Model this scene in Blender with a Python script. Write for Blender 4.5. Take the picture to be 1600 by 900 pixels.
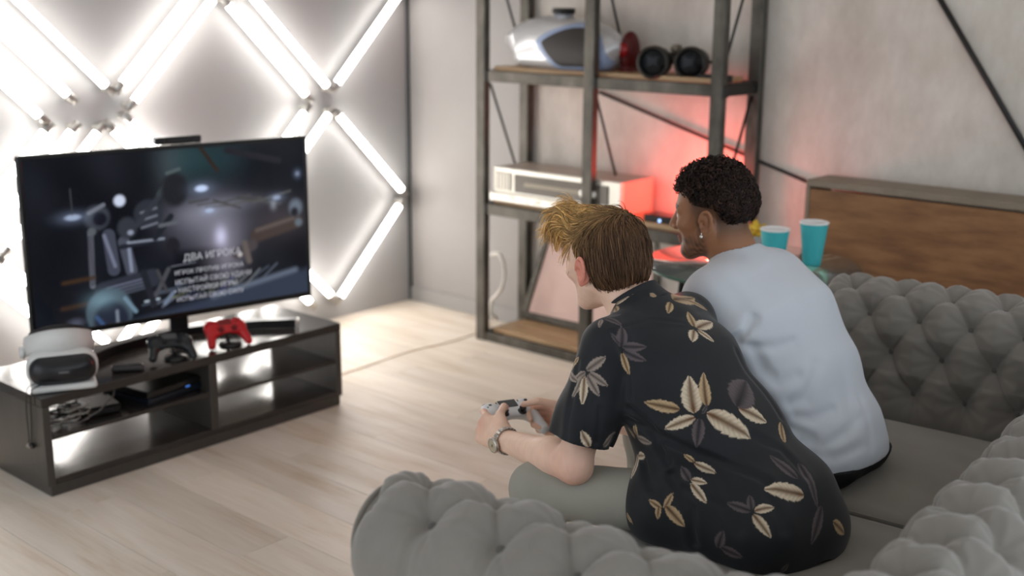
import bpy, math, random
import numpy as np
from mathutils import Vector, Matrix, Quaternion
random.seed(7); np.random.seed(7)
for o in list(bpy.data.objects): bpy.data.objects.remove(o)
sc = bpy.context.scene
COL = sc.collection

# ------------------------------------------------------------------ camera
# room frame: x runs along the back wall to the right, y along the tube wall away from the viewer, z up
F_PX, PITCH, ROLL, YAW, EYE = 1866.0, math.radians(13.73), math.radians(-.41), math.radians(41.2), 1.65
def _basis():
    c, s = math.cos, math.sin
    fw = np.array([0, c(PITCH), -s(PITCH)]); rt = np.array([1., 0, 0]); dn = np.cross(fw, rt)
    rt, dn = rt*c(ROLL)+dn*s(ROLL), dn*c(ROLL)-rt*s(ROLL)
    R = np.array([[c(YAW), -s(YAW), 0], [s(YAW), c(YAW), 0], [0, 0, 1]])
    return R@fw, R@rt, R@dn
FW, RT, DN = _basis()
CAM0 = np.array([0, 0, EYE])
cam_d = bpy.data.cameras.new('camera'); cam = bpy.data.objects.new('camera', cam_d); COL.objects.link(cam)
cam_d.sensor_width = 36; cam_d.lens = F_PX/1600*36
m = Matrix.Identity(4)
for i in range(3):
    m[i][0] = RT[i]; m[i][1] = -DN[i]; m[i][2] = -FW[i]; m[i][3] = CAM0[i]
cam.matrix_world = m
cam_d.dof.use_dof = True; cam_d.dof.focus_distance = 2.78; cam_d.dof.aperture_fstop = 2.1
cam_d.clip_start = .05
sc.camera = cam
# ------------------------------------------------------------------ daylight and exposure
w = bpy.data.worlds.new('world'); sc.world = w; w.use_nodes = True
bg = w.node_tree.nodes['Background']; bg.inputs[0].default_value = (.84, .92, 1.0, 1); bg.inputs[1].default_value = 1.30
sc.view_settings.view_transform = 'Standard'; sc.view_settings.look = 'None'
sc.view_settings.exposure = 0.50; sc.view_settings.gamma = 1.0; sc.view_settings.use_curve_mapping = False
TUBE_POWER = 13.0

def at(x, y, X=None, Y=None, Z=None):
    "measured point of the room: where the sight line through a spot of the photograph meets a plane"
    d = FW*F_PX+RT*(x-800)+DN*(y-450)
    if X is not None: t = (X-CAM0[0])/d[0]
    elif Y is not None: t = (Y-CAM0[1])/d[1]
    else: t = (Z-CAM0[2])/d[2]
    return CAM0+d*t

# ------------------------------------------------------------------ materials
def srgb(r, g, b):
    f = lambda v: (v/255/12.92) if v/255 <= .04045 else ((v/255+.055)/1.055)**2.4
    return (f(r), f(g), f(b), 1)
def N(nt, t, **k):
    n = nt.nodes.new(t)
    for a, v in k.items():
        if a in n.inputs: n.inputs[a].default_value = v
        else: setattr(n, a, v)
    return n
def mat(name, col, rough=.5, metal=0., var=0., scale=8., stretch=(1, 1, 1), bump=0., bscale=60., attr=None, emit=None, estr=0.,
        spec=.5, trans=0., ior=1.45, col2=None, sheen=0., sss=0., coat=0., detail=5., bdist=.002):
    m = bpy.data.materials.new(name); m.use_nodes = True; nt = m.node_tree; b = nt.nodes['Principled BSDF']
    b.inputs['Base Color'].default_value = col; b.inputs['Roughness'].default_value = rough; b.inputs['Metallic'].default_value = metal
    b.inputs['Specular IOR Level'].default_value = spec; b.inputs['Transmission Weight'].default_value = trans; b.inputs['IOR'].default_value = ior
    b.inputs['Sheen Weight'].default_value = sheen; b.inputs['Coat Weight'].default_value = coat
    if sss: b.inputs['Subsurface Weight'].default_value = sss; b.inputs['Subsurface Radius'].default_value = (.012, .005, .003); b.inputs['Subsurface Scale'].default_value = 1.
    L = nt.links
    tc = N(nt, 'ShaderNodeTexCoord'); mp = N(nt, 'ShaderNodeMapping'); mp.inputs['Scale'].default_value = stretch
    L.new(tc.outputs['Object'], mp.inputs['Vector'])
    src = None
    if attr:
        a = N(nt, 'ShaderNodeAttribute', attribute_name=attr); src = a.outputs['Color']
    if var or col2:
        nz = N(nt, 'ShaderNodeTexNoise', Scale=scale, Detail=detail, Roughness=.6); L.new(mp.outputs[0], nz.inputs['Vector'])
        mr = N(nt, 'ShaderNodeMapRange'); mr.inputs[1].default_value = .3; mr.inputs[2].default_value = .7; L.new(nz.outputs['Fac'], mr.inputs[0])
        if col2:
            mx = N(nt, 'ShaderNodeMix', data_type='RGBA'); mx.inputs[6].default_value = col; mx.inputs[7].default_value = col2
            L.new(mr.outputs[0], mx.inputs[0]); src = mx.outputs[2]
        else:
            mr.inputs[3].default_value = 1-var; mr.inputs[4].default_value = 1+var
            mx = N(nt, 'ShaderNodeMix', data_type='RGBA', blend_type='MULTIPLY'); mx.inputs[0].default_value = 1
            if src: L.new(src, mx.inputs[6])
            else: mx.inputs[6].default_value = col
            L.new(mr.outputs[0], mx.inputs[7]); src = mx.outputs[2]
    if src: L.new(src, b.inputs['Base Color'])
    if bump:
        n2 = N(nt, 'ShaderNodeTexNoise', Scale=bscale, Detail=4.); L.new(mp.outputs[0], n2.inputs['Vector'])
        bp = N(nt, 'ShaderNodeBump', Strength=bump, Distance=bdist); L.new(n2.outputs['Fac'], bp.inputs['Height']); L.new(bp.outputs[0], b.inputs['Normal'])
    if emit:
        b.inputs['Emission Color'].default_value = emit; b.inputs['Emission Strength'].default_value = estr
    return m

# ------------------------------------------------------------------ mesh building
def link(name, me, parent=None):
    o = bpy.data.objects.new(name, me); COL.objects.link(o)
    if parent: o.parent = parent
    return o
def raw(name, V, F, material=None, parent=None, smooth=True, cols=None):
    "vertices and quads/tris (numpy) -> one mesh object"
    me = bpy.data.meshes.new(name); V = np.asarray(V, np.float32)
    if isinstance(F, np.ndarray):
        k = F.shape[1]; n = len(F)
        me.vertices.add(len(V)); me.vertices.foreach_set('co', V.ravel())
        me.loops.add(n*k); me.loops.foreach_set('vertex_index', F.astype(np.int32).ravel())
        me.polygons.add(n); me.polygons.foreach_set('loop_start', np.arange(0, n*k, k, dtype=np.int32))
        me.update(calc_edges=True)
    else:
        me.from_pydata(V.tolist(), [], F); me.update()
    if smooth: me.polygons.foreach_set('use_smooth', np.ones(len(me.polygons), bool))
    if cols is not None:
        ca = me.color_attributes.new('Col', 'FLOAT_COLOR', 'POINT')
        c4 = np.ones((len(V), 4), np.float32); c4[:, :3] = cols; ca.data.foreach_set('color', c4.ravel())
    me.validate()
    if material: me.materials.append(material)
    return link(name, me, parent)
def rotm(rx=0, ry=0, rz=0):
    return np.array(Matrix.Rotation(rz, 3, 'Z') @ Matrix.Rotation(ry, 3, 'Y') @ Matrix.Rotation(rx, 3, 'X'))
class MB:
    "collects shapes for ONE mesh"
    def __init__(s): s.V = []; s.F = []; s.sm = []
    def add(s, V, F, smooth=False):
        n = len(s.V); s.V += [tuple(map(float, v)) for v in V]; s.F += [tuple(i+n for i in f) for f in F]; s.sm += [smooth]*len(F); return s
    def box(s, c, size, bev=.003, R=None):
        h = np.array(size)/2; b = min(bev, h.min()*.8); V = []; idx = {}
        for sx in (-1, 1):
            for sy in (-1, 1):
                for sz in (-1, 1):
                    for ax in range(3):
                        p = np.array([sx, sy, sz])*h; q = p.copy()
                        for k in range(3):
                            if k != ax: q[k] -= np.sign(p[k])*b
                        idx[(sx, sy, sz, ax)] = len(V); V.append(q)
        F = []
        for ax in range(3):
            o = [k for k in range(3) if k != ax]
            for sg in (-1, 1):
                q = []
                for (a, d) in ((-1, -1), (1, -1), (1, 1), (-1, 1)):
                    t = [0, 0, 0]; t[ax] = sg; t[o[0]] = a; t[o[1]] = d; q.append(idx[(*t, ax)])
                flip = (sg < 0) != (ax == 1)
                F.append(tuple(q[::-1] if flip else q))
            for a in (-1, 1):
                for d in (-1, 1):
                    t0 = [0, 0, 0]; t1 = [0, 0, 0]; t0[ax] = -1; t1[ax] = 1
                    for t in (t0, t1): t[o[0]] = a; t[o[1]] = d
                    F.append((idx[(*t0, o[0])], idx[(*t1, o[0])], idx[(*t1, o[1])], idx[(*t0, o[1])]))
        for sx in (-1, 1):
            for sy in (-1, 1):
                for sz in (-1, 1): F.append(tuple(idx[(sx, sy, sz, k)] for k in range(3)))
        V = np.array(V)
        G = []
        for f in F:                                             # face outwards
            p = V[list(f)]; nrm = np.cross(p[1]-p[0], p[2]-p[0]); G.append(f if nrm@p.mean(0) > 0 else f[::-1])
        if R is not None: V = V@np.asarray(R).T
        return s.add(V+np.array(c), G)
    def tube(s, pts, r, n=8, cap=True, closed=False):
        P = np.array(pts, float); k = len(P); r = np.broadcast_to(np.array(r, float), (k,))
        T = np.gradient(P, axis=0) if not closed else np.roll(P, -1, 0)-np.roll(P, 1, 0)
        T /= np.linalg.norm(T, axis=1)[:, None]+1e-12
        up = np.array([0, 0, 1.]) if abs(T[0][2]) < .9 else np.array([1., 0, 0]); V = []
        u = np.cross(T[0], up); u /= np.linalg.norm(u)
        for i in range(k):
            u = u-T[i]*(u@T[i]); u /= np.linalg.norm(u)+1e-12; v = np.cross(T[i], u)
            for j in range(n):
                a = 2*math.pi*j/n; V.append(P[i]+r[i]*(math.cos(a)*u+math.sin(a)*v))
        F = []
        for i in range(k if closed else k-1):
            i2 = (i+1) % k
            for j in range(n): F.append((i*n+j, i*n+(j+1) % n, i2*n+(j+1) % n, i2*n+j))
        if cap and not closed: F += [tuple(range(n))[::-1], tuple((k-1)*n+j for j in range(n))]
        return s.add(V, F, True)
    def lathe(s, prof, n=24, c=(0, 0, 0), R=None):
        V = [(r*math.cos(2*math.pi*j/n), r*math.sin(2*math.pi*j/n), z) for r, z in prof for j in range(n)]
        F = [(i*n+j, i*n+(j+1) % n, (i+1)*n+(j+1) % n, (i+1)*n+j) for i in range(len(prof)-1) for j in range(n)]
        V = np.array(V)
        if R is not None: V = V@np.asarray(R).T
        return s.add(V+np.array(c), F, True)
    def ball(s, c, r, n=12, R=None):
        r = np.broadcast_to(np.array(r, float), (3,)); V = []; m_ = n//2
        for i in range(m_+1):
            t = math.pi*i/m_
            for j in range(n): V.append((math.sin(t)*math.cos(2*math.pi*j/n)*r[0], math.sin(t)*math.sin(2*math.pi*j/n)*r[1], math.cos(t)*r[2]))
        F = [(i*n+j, (i+1)*n+j, (i+1)*n+(j+1) % n, i*n+(j+1) % n) for i in range(m_) for j in range(n)]
        V = np.array(V)
        if R is not None: V = V@np.asarray(R).T
        return s.add(V+np.array(c), F, True)
    def prism(s, outline, t0, t1, R=None, c=(0, 0, 0)):
        "outline (2D, counter-clockwise) extruded along local z"
        n = len(outline); V = [(x, y, t0) for x, y in outline]+[(x, y, t1) for x, y in outline]
        F = [tuple(range(n))[::-1], tuple(range(n, 2*n))]+[(i, (i+1) % n, n+(i+1) % n, n+i) for i in range(n)]
        V = np.array(V)
        if R is not None: V = V@np.asarray(R).T
        return s.add(V+np.array(c), F)
    def build(s, name, material=None, parent=None):
        me = bpy.data.meshes.new(name); me.from_pydata(s.V, [], s.F); me.update()
        me.polygons.foreach_set('use_smooth', s.sm)
        if material: me.materials.append(material)
        return link(name, me, parent)
def tag(o, label=None, cat=None, group=None, kind=None):
    if label: o['label'] = label
    if cat: o['category'] = cat
    if group: o['group'] = group
    if kind: o['kind'] = kind
    return o
def thing(name, label, cat, loc=(0, 0, 0), rz=0., group=None):
    o = bpy.data.objects.new(name, None); COL.objects.link(o); o.location = loc; o.rotation_euler = (0, 0, rz); o.empty_display_size = .05
    return tag(o, label, cat, group)

# ------------------------------------------------------------------ implicit surfaces (smooth blends of round shapes, meshed by surface nets)
def smin(a, b, k):
    h = np.clip(.5+.5*(b-a)/k, 0, 1); return b+(a-b)*h-k*h*(1-h)
def smax(a, b, k): return -smin(-a, -b, k)
def rc(a, b, r1, r2, sy=1.):
    "round cone a-b; sy<1 widens it across y"
    a = np.array(a, np.float32); ba = np.array(b, np.float32)-a; S = np.array([1, sy, 1], np.float32); ba = ba*S; bb = float(ba@ba)+1e-12
    def f(P):
        pa = (P-a)*S; t = np.clip(pa@ba/bb, 0, 1); q = pa-t[:, None]*ba
        return np.sqrt(np.einsum('ij,ij->i', q, q))-(r1+(r2-r1)*t)
    return f
def ell(c, r, R=None):
    c = np.array(c, np.float32); r = np.array(r, np.float32)
    def f(P):
        q = P-c
        if R is not None: q = q@np.asarray(R, np.float32)
        a = q/r; k0 = np.sqrt(np.einsum('ij,ij->i', a, a)); b = a/r; k1 = np.sqrt(np.einsum('ij,ij->i', b, b))+1e-9
        return k0*(k0-1)/k1
    return f
def rbox(c, h, rad, R=None):
    c = np.array(c, np.float32); h = np.array(h, np.float32)-rad
    def f(P):
        q = P-c
        if R is not None: q = q@np.asarray(R, np.float32)
        q = np.abs(q)-h; return np.linalg.norm(np.maximum(q, 0), axis=1)+np.minimum(q.max(1), 0)-rad
    return f
def blend(*items):
    "items: (sdf, k) joined in order; k<0 carves"
    def f(P):
        d = None
        for g, k in items:
            e = g(P)
            d = e if d is None else (smin(d, e, k) if k > 0 else smax(d, -e, -k))
        return d
    return f
def sample(f, lo, hi, h, B=8):
    lo = np.array(lo, np.float32); n = np.ceil((np.array(hi)-lo)/h/B).astype(int)
    gi = np.stack(np.meshgrid(*[np.arange(k) for k in n], indexing='ij'), -1).reshape(-1, 3)
    d = f((lo+(gi*B+(B-1)/2)*h).astype(np.float32))
    near = np.abs(d) < B*h*1.35
    A = np.empty(tuple(n)+(B, B, B), np.float32); A[:] = d.reshape(tuple(n))[..., None, None, None]
    off = np.stack(np.meshgrid(*[np.arange(B)]*3, indexing='ij'), -1).reshape(-1, 3)
    idx = np.nonzero(near)[0]
    for s in range(0, len(idx), 400):
        g = gi[idx[s:s+400]]
        P = (lo+(g[:, None, :]*B+off[None])*h).reshape(-1, 3).astype(np.float32)
        A[g[:, 0], g[:, 1], g[:, 2]] = f(P).reshape(-1, B, B, B)
    return A.transpose(0, 3, 1, 4, 2, 5).reshape(n*B), lo
def nets(f, lo, hi, h):
    "surface nets: vertices and quads of f = 0"
    A, lo = sample(f, lo, hi, h); S = A < 0
    c = np.zeros(tuple(k-1 for k in A.shape), np.int8)
    for i in (0, 1):
        for j in (0, 1):
            for k in (0, 1): c += S[i:A.shape[0]-1+i, j:A.shape[1]-1+j, k:A.shape[2]-1+k]
    act = np.argwhere((c > 0) & (c < 8)); ids = np.full(c.shape, -1, np.int32); ids[tuple(act.T)] = np.arange(len(act))
    acc = np.zeros((len(act), 3), np.float64); cnt = np.zeros(len(act))
    cor = [(i, j, k) for i in (0, 1) for j in (0, 1) for k in (0, 1)]
    val = {q: A[act[:, 0]+q[0], act[:, 1]+q[1], act[:, 2]+q[2]] for q in cor}
    for q in cor:
        for ax in range(3):
            if q[ax] == 0:
                r = list(q); r[ax] = 1; r = tuple(r); a, b = val[q], val[r]; x = (a < 0) != (b < 0)
                t = np.where(x, a/np.where(x, a-b, 1), 0)
                p = np.tile(np.array(q, float), (len(act), 1)); p[:, ax] += t
                acc[x] += p[x]; cnt += x
    V = lo+(act+acc/cnt[:, None])*h
    Q = []
    for ax in range(3):
        o1, o2 = [(1, 2), (2, 0), (0, 1)][ax]
        s0 = [slice(1, -1)]*3; s1 = [slice(1, -1)]*3; s0[ax] = slice(0, -1); s1[ax] = slice(1, None)
        a, b = S[tuple(s0)], S[tuple(s1)]
        E = np.argwhere(a != b); E2 = E.copy(); E2[:, o1] += 1; E2[:, o2] += 1
        sg = a[tuple(E.T)]
        def cell(d1, d2):
            g = E2.copy(); g[:, o1] -= d1; g[:, o2] -= d2; return ids[tuple(g.T)]
        q = np.stack([cell(1, 1), cell(0, 1), cell(0, 0), cell(1, 0)], 1); q[~sg] = q[~sg][:, ::-1]; Q.append(q)
    Q = np.concatenate(Q); Q = Q[(Q >= 0).all(1)]
    return V.astype(np.float32), Q
def relax(V, Q, n=2, lam=.5):
    "gentle smoothing"
    E = np.concatenate([Q[:, [i, (i+1) % 4]] for i in range(4)])
    for _ in range(n):
        S = np.zeros_like(V); c = np.zeros(len(V), np.float32)
        np.add.at(S, E[:, 0], V[E[:, 1]]); np.add.at(S, E[:, 1], V[E[:, 0]]); np.add.at(c, E[:, 0], 1); np.add.at(c, E[:, 1], 1)
        V = V+(S/np.maximum(c, 1)[:, None]-V)*lam
    return V
def grad(f, P, e=.002):
    g = np.stack([f(P+np.eye(3, dtype=np.float32)[i]*e)-f(P-np.eye(3, dtype=np.float32)[i]*e) for i in range(3)], 1)
    return g/(np.linalg.norm(g, axis=1)[:, None]+1e-9)
def lump(name, f, lo, hi, h, material, parent=None, smooth_n=2, colf=None):
    V, Q = nets(f, lo, hi, h); V = relax(V, Q, smooth_n) if smooth_n else V
    return raw(name, V, Q, material, parent, True, colf(V) if colf else None)
def vnoise(P, s, seed=0):
    "cheap smooth noise from summed waves"
    r = np.random.RandomState(seed); out = 0
    for i in range(6):
        k = r.normal(size=3)*s; out = out+np.sin(P@k.astype(np.float32)+r.uniform(0, 6.28))
    return out/6
# ================================================================== the room
WX, WY = -4.69, 4.51                     # tube wall (x) and concrete wall (y)
def concrete():
    m = bpy.data.materials.new('concrete'); m.use_nodes = True; nt = m.node_tree; L = nt.links; b = nt.nodes['Principled BSDF']
    tc = N(nt, 'ShaderNodeTexCoord'); n1 = N(nt, 'ShaderNodeTexNoise', Scale=1.6, Detail=8., Roughness=.65, Distortion=.6); n2 = N(nt, 'ShaderNodeTexNoise', Scale=9., Detail=6., Roughness=.7)
    mp = N(nt, 'ShaderNodeMapping'); mp.inputs['Scale'].default_value = (1.5, 1, .7); L.new(tc.outputs['Object'], mp.inputs[0]); L.new(mp.outputs[0], n1.inputs[0]); L.new(mp.outputs[0], n2.inputs[0])
    r = N(nt, 'ShaderNodeValToRGB'); r.color_ramp.elements[0].position = .33; r.color_ramp.elements[0].color = srgb(186, 178, 167); r.color_ramp.elements[1].position = .68; r.color_ramp.elements[1].color = srgb(222, 216, 208)
    e = r.color_ramp.elements.new(.5); e.color = srgb(204, 197, 188)
    mx = N(nt, 'ShaderNodeMix'); mx.inputs[0].default_value = .35; L.new(n1.outputs[0], mx.inputs[2]); L.new(n2.outputs[0], mx.inputs[3]); L.new(mx.outputs[0], r.inputs[0]); L.new(r.outputs[0], b.inputs['Base Color'])
    bp = N(nt, 'ShaderNodeBump', Strength=.25, Distance=.006); L.new(n2.outputs[0], bp.inputs['Height']); L.new(bp.outputs[0], b.inputs['Normal']); b.inputs['Roughness'].default_value = .75
    return m
def oak():
    m = bpy.data.materials.new('bleached_oak'); m.use_nodes = True; nt = m.node_tree; L = nt.links; b = nt.nodes['Principled BSDF']
    tc = N(nt, 'ShaderNodeTexCoord'); oi = N(nt, 'ShaderNodeObjectInfo'); mu = N(nt, 'ShaderNodeMath', operation='MULTIPLY'); mu.inputs[1].default_value = 37.
    L.new(oi.outputs['Random'], mu.inputs[0]); cx = N(nt, 'ShaderNodeCombineXYZ')
    for i in range(3): L.new(mu.outputs[0], cx.inputs[i])
    ad = N(nt, 'ShaderNodeVectorMath', operation='ADD'); L.new(tc.outputs['Object'], ad.inputs[0]); L.new(cx.outputs[0], ad.inputs[1])
    mp = N(nt, 'ShaderNodeMapping'); mp.inputs['Scale'].default_value = (1.2, 9, 9); L.new(ad.outputs[0], mp.inputs[0])
    n1 = N(nt, 'ShaderNodeTexNoise', Scale=1.3, Detail=5., Distortion=.8); L.new(mp.outputs[0], n1.inputs[0])
    mp2 = N(nt, 'ShaderNodeMapping'); mp2.inputs['Scale'].default_value = (3, 60, 60); L.new(ad.outputs[0], mp2.inputs[0]); n2 = N(nt, 'ShaderNodeTexNoise', Scale=2., Detail=4.); L.new(mp2.outputs[0], n2.inputs[0])
    mx = N(nt, 'ShaderNodeMix'); mx.inputs[0].default_value = .3; L.new(n1.outputs[0], mx.inputs[2]); L.new(n2.outputs[0], mx.inputs[3])
    r = N(nt, 'ShaderNodeValToRGB'); cr = r.color_ramp; cr.elements[0].position = .3; cr.elements[0].color = srgb(200, 180, 153); cr.elements[1].position = .66; cr.elements[1].color = srgb(234, 223, 210); e = cr.elements.new(.44); e.color = srgb(221, 207, 190)
    L.new(mx.outputs[0], r.inputs[0]); hs = N(nt, 'ShaderNodeHueSaturation'); mr = N(nt, 'ShaderNodeMapRange'); mr.inputs[3].default_value = .9; mr.inputs[4].default_value = 1.07; L.new(oi.outputs['Random'], mr.inputs[0]); L.new(mr.outputs[0], hs.inputs['Value']); L.new(r.outputs[0], hs.inputs['Color'])
    L.new(hs.outputs[0], b.inputs['Base Color']); bp = N(nt, 'ShaderNodeBump', Strength=.12, Distance=.002); L.new(n2.outputs[0], bp.inputs['Height']); L.new(bp.outputs[0], b.inputs['Normal']); b.inputs['Roughness'].default_value = .42
    return m
M_conc = concrete(); M_oak = oak()
M_wall = mat('pale_grey_panel', srgb(166, 165, 165), .42, var=.03, scale=2.5)
M_trim = mat('grey_trim', srgb(120, 120, 120), .5)
M_base = mat('grey_baseboard', srgb(150, 148, 146), .45, var=.03)
M_sub = mat('subfloor', srgb(90, 78, 66), .8, var=.1)
floor = tag(MB().box((-1.8, 1.9, -.045), (6.2, 6.0, .06), .001).build('floor', M_sub), kind='structure')
PW, PL = .19, 1.28
j = 0; y = -1.09
while y < WY-.001:
    wdt = min(PW, WY-y); x = WX-((j*.47) % 1)*PL
    while x < 1.3:
        a, b = max(x, WX), min(x+PL, 1.3)
        if b-a > .02:
            o = MB().box((0, 0, -.0075), (b-a-.0014, wdt-.0014, .015), .0009).build('plank', M_oak, floor); o.location = ((a+b)/2, y+wdt/2, 0)
        x += PL
    y += PW; j += 1
tag(MB().box((WX-.06, 1.7, 1.4), (.12, 5.8, 2.8), .001).build('wall_left', M_wall), kind='structure')
tag(MB().box((-1.7, WY+.06, 1.4), (6.1, .12, 2.8), .001).build('wall_back', M_conc), kind='structure')
tag(MB().box((-4.27, WY-.006, 1.44), (.80, .012, 2.72), .002).box((-3.868, WY-.009, 1.44), (.012, .018, 2.72), .002).build('trim_1', mat('smooth_grey_panel', srgb(150, 146, 144), .5, var=.02)), kind='structure')
tag(MB().box((WX+.009, WY-.02, 1.4), (.018, .018, 2.8), .002).build('trim_2', mat('dark_corner_strip', srgb(70, 72, 74), .5)), kind='structure')
tag(MB().box((-1.75, WY-.0115, .04), (5.86, .023, .08), .004).box((-1.75, WY-.004, .086), (5.86, .008, .012), .002).build('baseboard_back', M_base), kind='structure')
# unseen room shell: daylight window (frames only) on the right; ceiling and front side added to shape the light
M_ceil = mat('ceiling_white', srgb(226, 224, 220), .7)
tag(MB().box((-1.6, 1.7, 2.83), (6.4, 5.8, .06), .001).build('ceiling', M_ceil), kind='structure')  # unseen, added to keep daylight from pouring in from above
wf = MB()
for yy in (-1.1, .75, 2.6, 4.46): wf.box((1.36, yy, 1.4), (.07, .07, 2.8), .004)
for zz in (.04, .95, 2.76): wf.box((1.36, 1.68, zz), (.05, 5.6, .07), .004)
tag(wf.build('window_1', M_trim), kind='structure')
wf = MB()
for xx in (-4.65, -2.95, -1.24): wf.box((xx, -1.14, 1.4), (.07, .07, 2.8), .004)
for zz in (.04, .95, 2.76): wf.box((-2.945, -1.14, zz), (3.4, .05, .07), .004)
tag(wf.build('added_window_2', M_trim), kind='structure')  # made-up opening, added to let light onto the floor and back wall
tag(MB().box((.1, -1.2, 1.4), (2.6, .12, 2.8), .001).build('added_wall_front', mat('white_paint', srgb(225, 221, 214), .7)), kind='structure')  # unseen wall, added to hold light off the shirt and bounce some back

# ------------------------------------------------------------------ glowing tubes on the wall
M_glow = mat('tube_glow', (1, 1, 1, 1), .4, emit=(1.0, .955, .90, 1), estr=TUBE_POWER)
M_alu = mat('tube_cap_metal', srgb(175, 172, 168), .35, .6)
M_clip = mat('tube_clip', srgb(190, 188, 180), .5)
TL = .60
def light_tube(p, q, label):
    "p, q: (y, z) of the two ends of the glowing glass"
    p = np.array([WX+.055, *p]); q = np.array([WX+.055, *q]); d = (q-p)/np.linalg.norm(q-p); mid = (p+q)/2
    t = thing('light_tube', label, 'tube light', (WX, mid[1], mid[2]), group='white glowing tubes in a diamond pattern on the wall')
    off = np.array([WX, mid[1], mid[2]])
    ux = np.array([1., 0, 0]); vx = np.cross(d, ux)
    def arc(a0, a1, k, r):
        A = np.linspace(a0, a1, k); V = [e-off+r*(math.cos(a)*ux+math.sin(a)*vx) for e in (p, q) for a in A]; return V, [(i, i+1, k+i+1, k+i) for i in range(k-1)]
    MB().add(*arc(math.radians(-128), math.radians(128), 13, .0175), True).build('diffuser', M_glow, t)
    MB().add(*arc(math.radians(126), math.radians(234), 8, .0173), True).build('back_channel', M_alu, t)
    for e, s in ((p, -1), (q, 1)):
        c = MB().tube([e-off, e+d*s*.012-off, e+d*s*.05-off], [.0185, .0190, .0190], 14).build('end_cap', M_alu, t)
        MB().box(e+d*s*.03-off+np.array([-.036, 0, 0]), (.036, .02, .02), .003).build('clip', M_clip, c)
    return t
dd = TL/math.sqrt(2)
TU = [((2.688, 1.275), (-1, 1), 'uppermost long tube rising to the left from the left tube knot'),
      ((2.513, 1.248), (-1, 1), 'middle of three parallel tubes in the top left corner'),
      ((2.384, 1.170), (-1, 1), 'lowest of three parallel tubes in the top left corner, reaching the frame edge'),
      ((2.769, 1.279), (1, 1), 'tube rising to the right, upper of the pair above the television'),
      ((2.821, 1.201), (1, 1), 'tube rising to the right, lower of the pair above the television'),
      ((3.754, 1.180), (-1, 1), 'tube falling to the right, lower of the pair above the screen corner'),
      ((3.889, 1.216), (-1, 1), 'tube falling to the right, upper of the pair above the screen corner'),
      ((3.959, 1.222), (1, 1), 'single tube rising to the right towards the room corner'),
      ((3.742, 1.088), (-1, -1), 'short visible tube end just above the top right screen corner'),
      ((3.895, 1.068), (-1, -1), 'tube running down behind the right edge of the screen'),
      ((3.962, 1.063), (1, -1), 'tube falling to the right beside the television, upper one of the arrow'),
      ((4.366, .551), (-1, -1), 'tube beside the television sloping back left to the floor, lower one of the arrow'),
      ((3.873, .152), (-1, 1), 'low tube end showing beside the bottom right screen corner'),
      ((3.735, .140), (-1, 1), 'lowest tube, almost hidden by the bottom right screen corner'),
      ((2.796, 1.115), (1, -1), 'tube dropping behind the screen next to the camera bar'),
      ((2.712, 1.086), (1, -1), 'tube dropping behind the screen left of the camera bar'),
      ((2.634, 1.078), (-1, -1), 'tube with a bright short end above the screen, nearest the left knot'),
      ((2.519, 1.090), (-1, -1), 'tube above the top left screen corner, middle of three running down left'),
      ((2.402, 1.099), (-1, -1), 'tube above the top left screen corner, leftmost of three running down left'),
      ((2.179, .593), (1, -1), 'tube left of the screen running down behind the television'),
      ((2.06, .58), (1, -1), 'lowest tube at the left frame edge beside the stand'),
      ((3.20, .565), (-1, -1), 'tube behind the television glowing under its right half'),
      ((3.08, .555), (-1, -1), 'tube behind the television glowing under its left half')]
for p, (sy, sz), lb in TU: light_tube(p, (p[0]+sy*dd, p[1]+sz*dd), 'white glowing '+lb if len(lb.split()) <= 14 else lb)

# ================================================================== television stand
SX0, SX1, SY0, SY1, SZ = -4.06, -3.62, 1.785, 3.075, .35
M_lam = mat('dark_laminate', srgb(50, 46, 43), .16, var=.12, scale=3., stretch=(14, 1, 14), bump=.03, bscale=30.)
M_lam2 = mat('dark_laminate_side', srgb(66, 62, 58), .3, var=.12, scale=4., stretch=(10, 10, 1))
st = thing('tv_stand', 'low dark laminate television stand with open shelves', 'tv stand', (0, 0, 0))
cy, L_ = (SY0+SY1)/2, SY1-SY0; cx, D_ = (SX0+SX1)/2, SX1-SX0
MB().box((cx, cy, SZ-.016), (D_, L_, .032), .002).build('top_panel', M_lam, st)
for yy in (SY0+.014, SY1-.014): MB().box((cx, yy, (SZ-.032+.04)/2), (D_, .028, SZ-.032-.04), .002).build('side_panel', M_lam2, st)
DV = 2.455
MB().box((cx, DV, .191), (D_, .034, .254), .002).build('divider', M_lam2, st)
MB().box((cx, cy, .053), (D_, L_-.056, .022), .002).build('bottom_panel', M_lam, st)
MB().box((cx+.002, cy, .021), (D_-.012, L_-.02, .042), .002).build('plinth', M_lam2, st)
ZSL, ZSR = .205, .190
MB().box((cx, (SY0+.028+DV-.017)/2, ZSL), (D_-.004, DV-.017-SY0-.028, .014), .002).build('shelf_board', M_lam, st)
MB().box((cx, (SY1-.028+DV+.017)/2, ZSR), (D_-.004, SY1-.028-DV-.017, .014), .002).build('shelf_board', M_lam, st)

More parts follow.
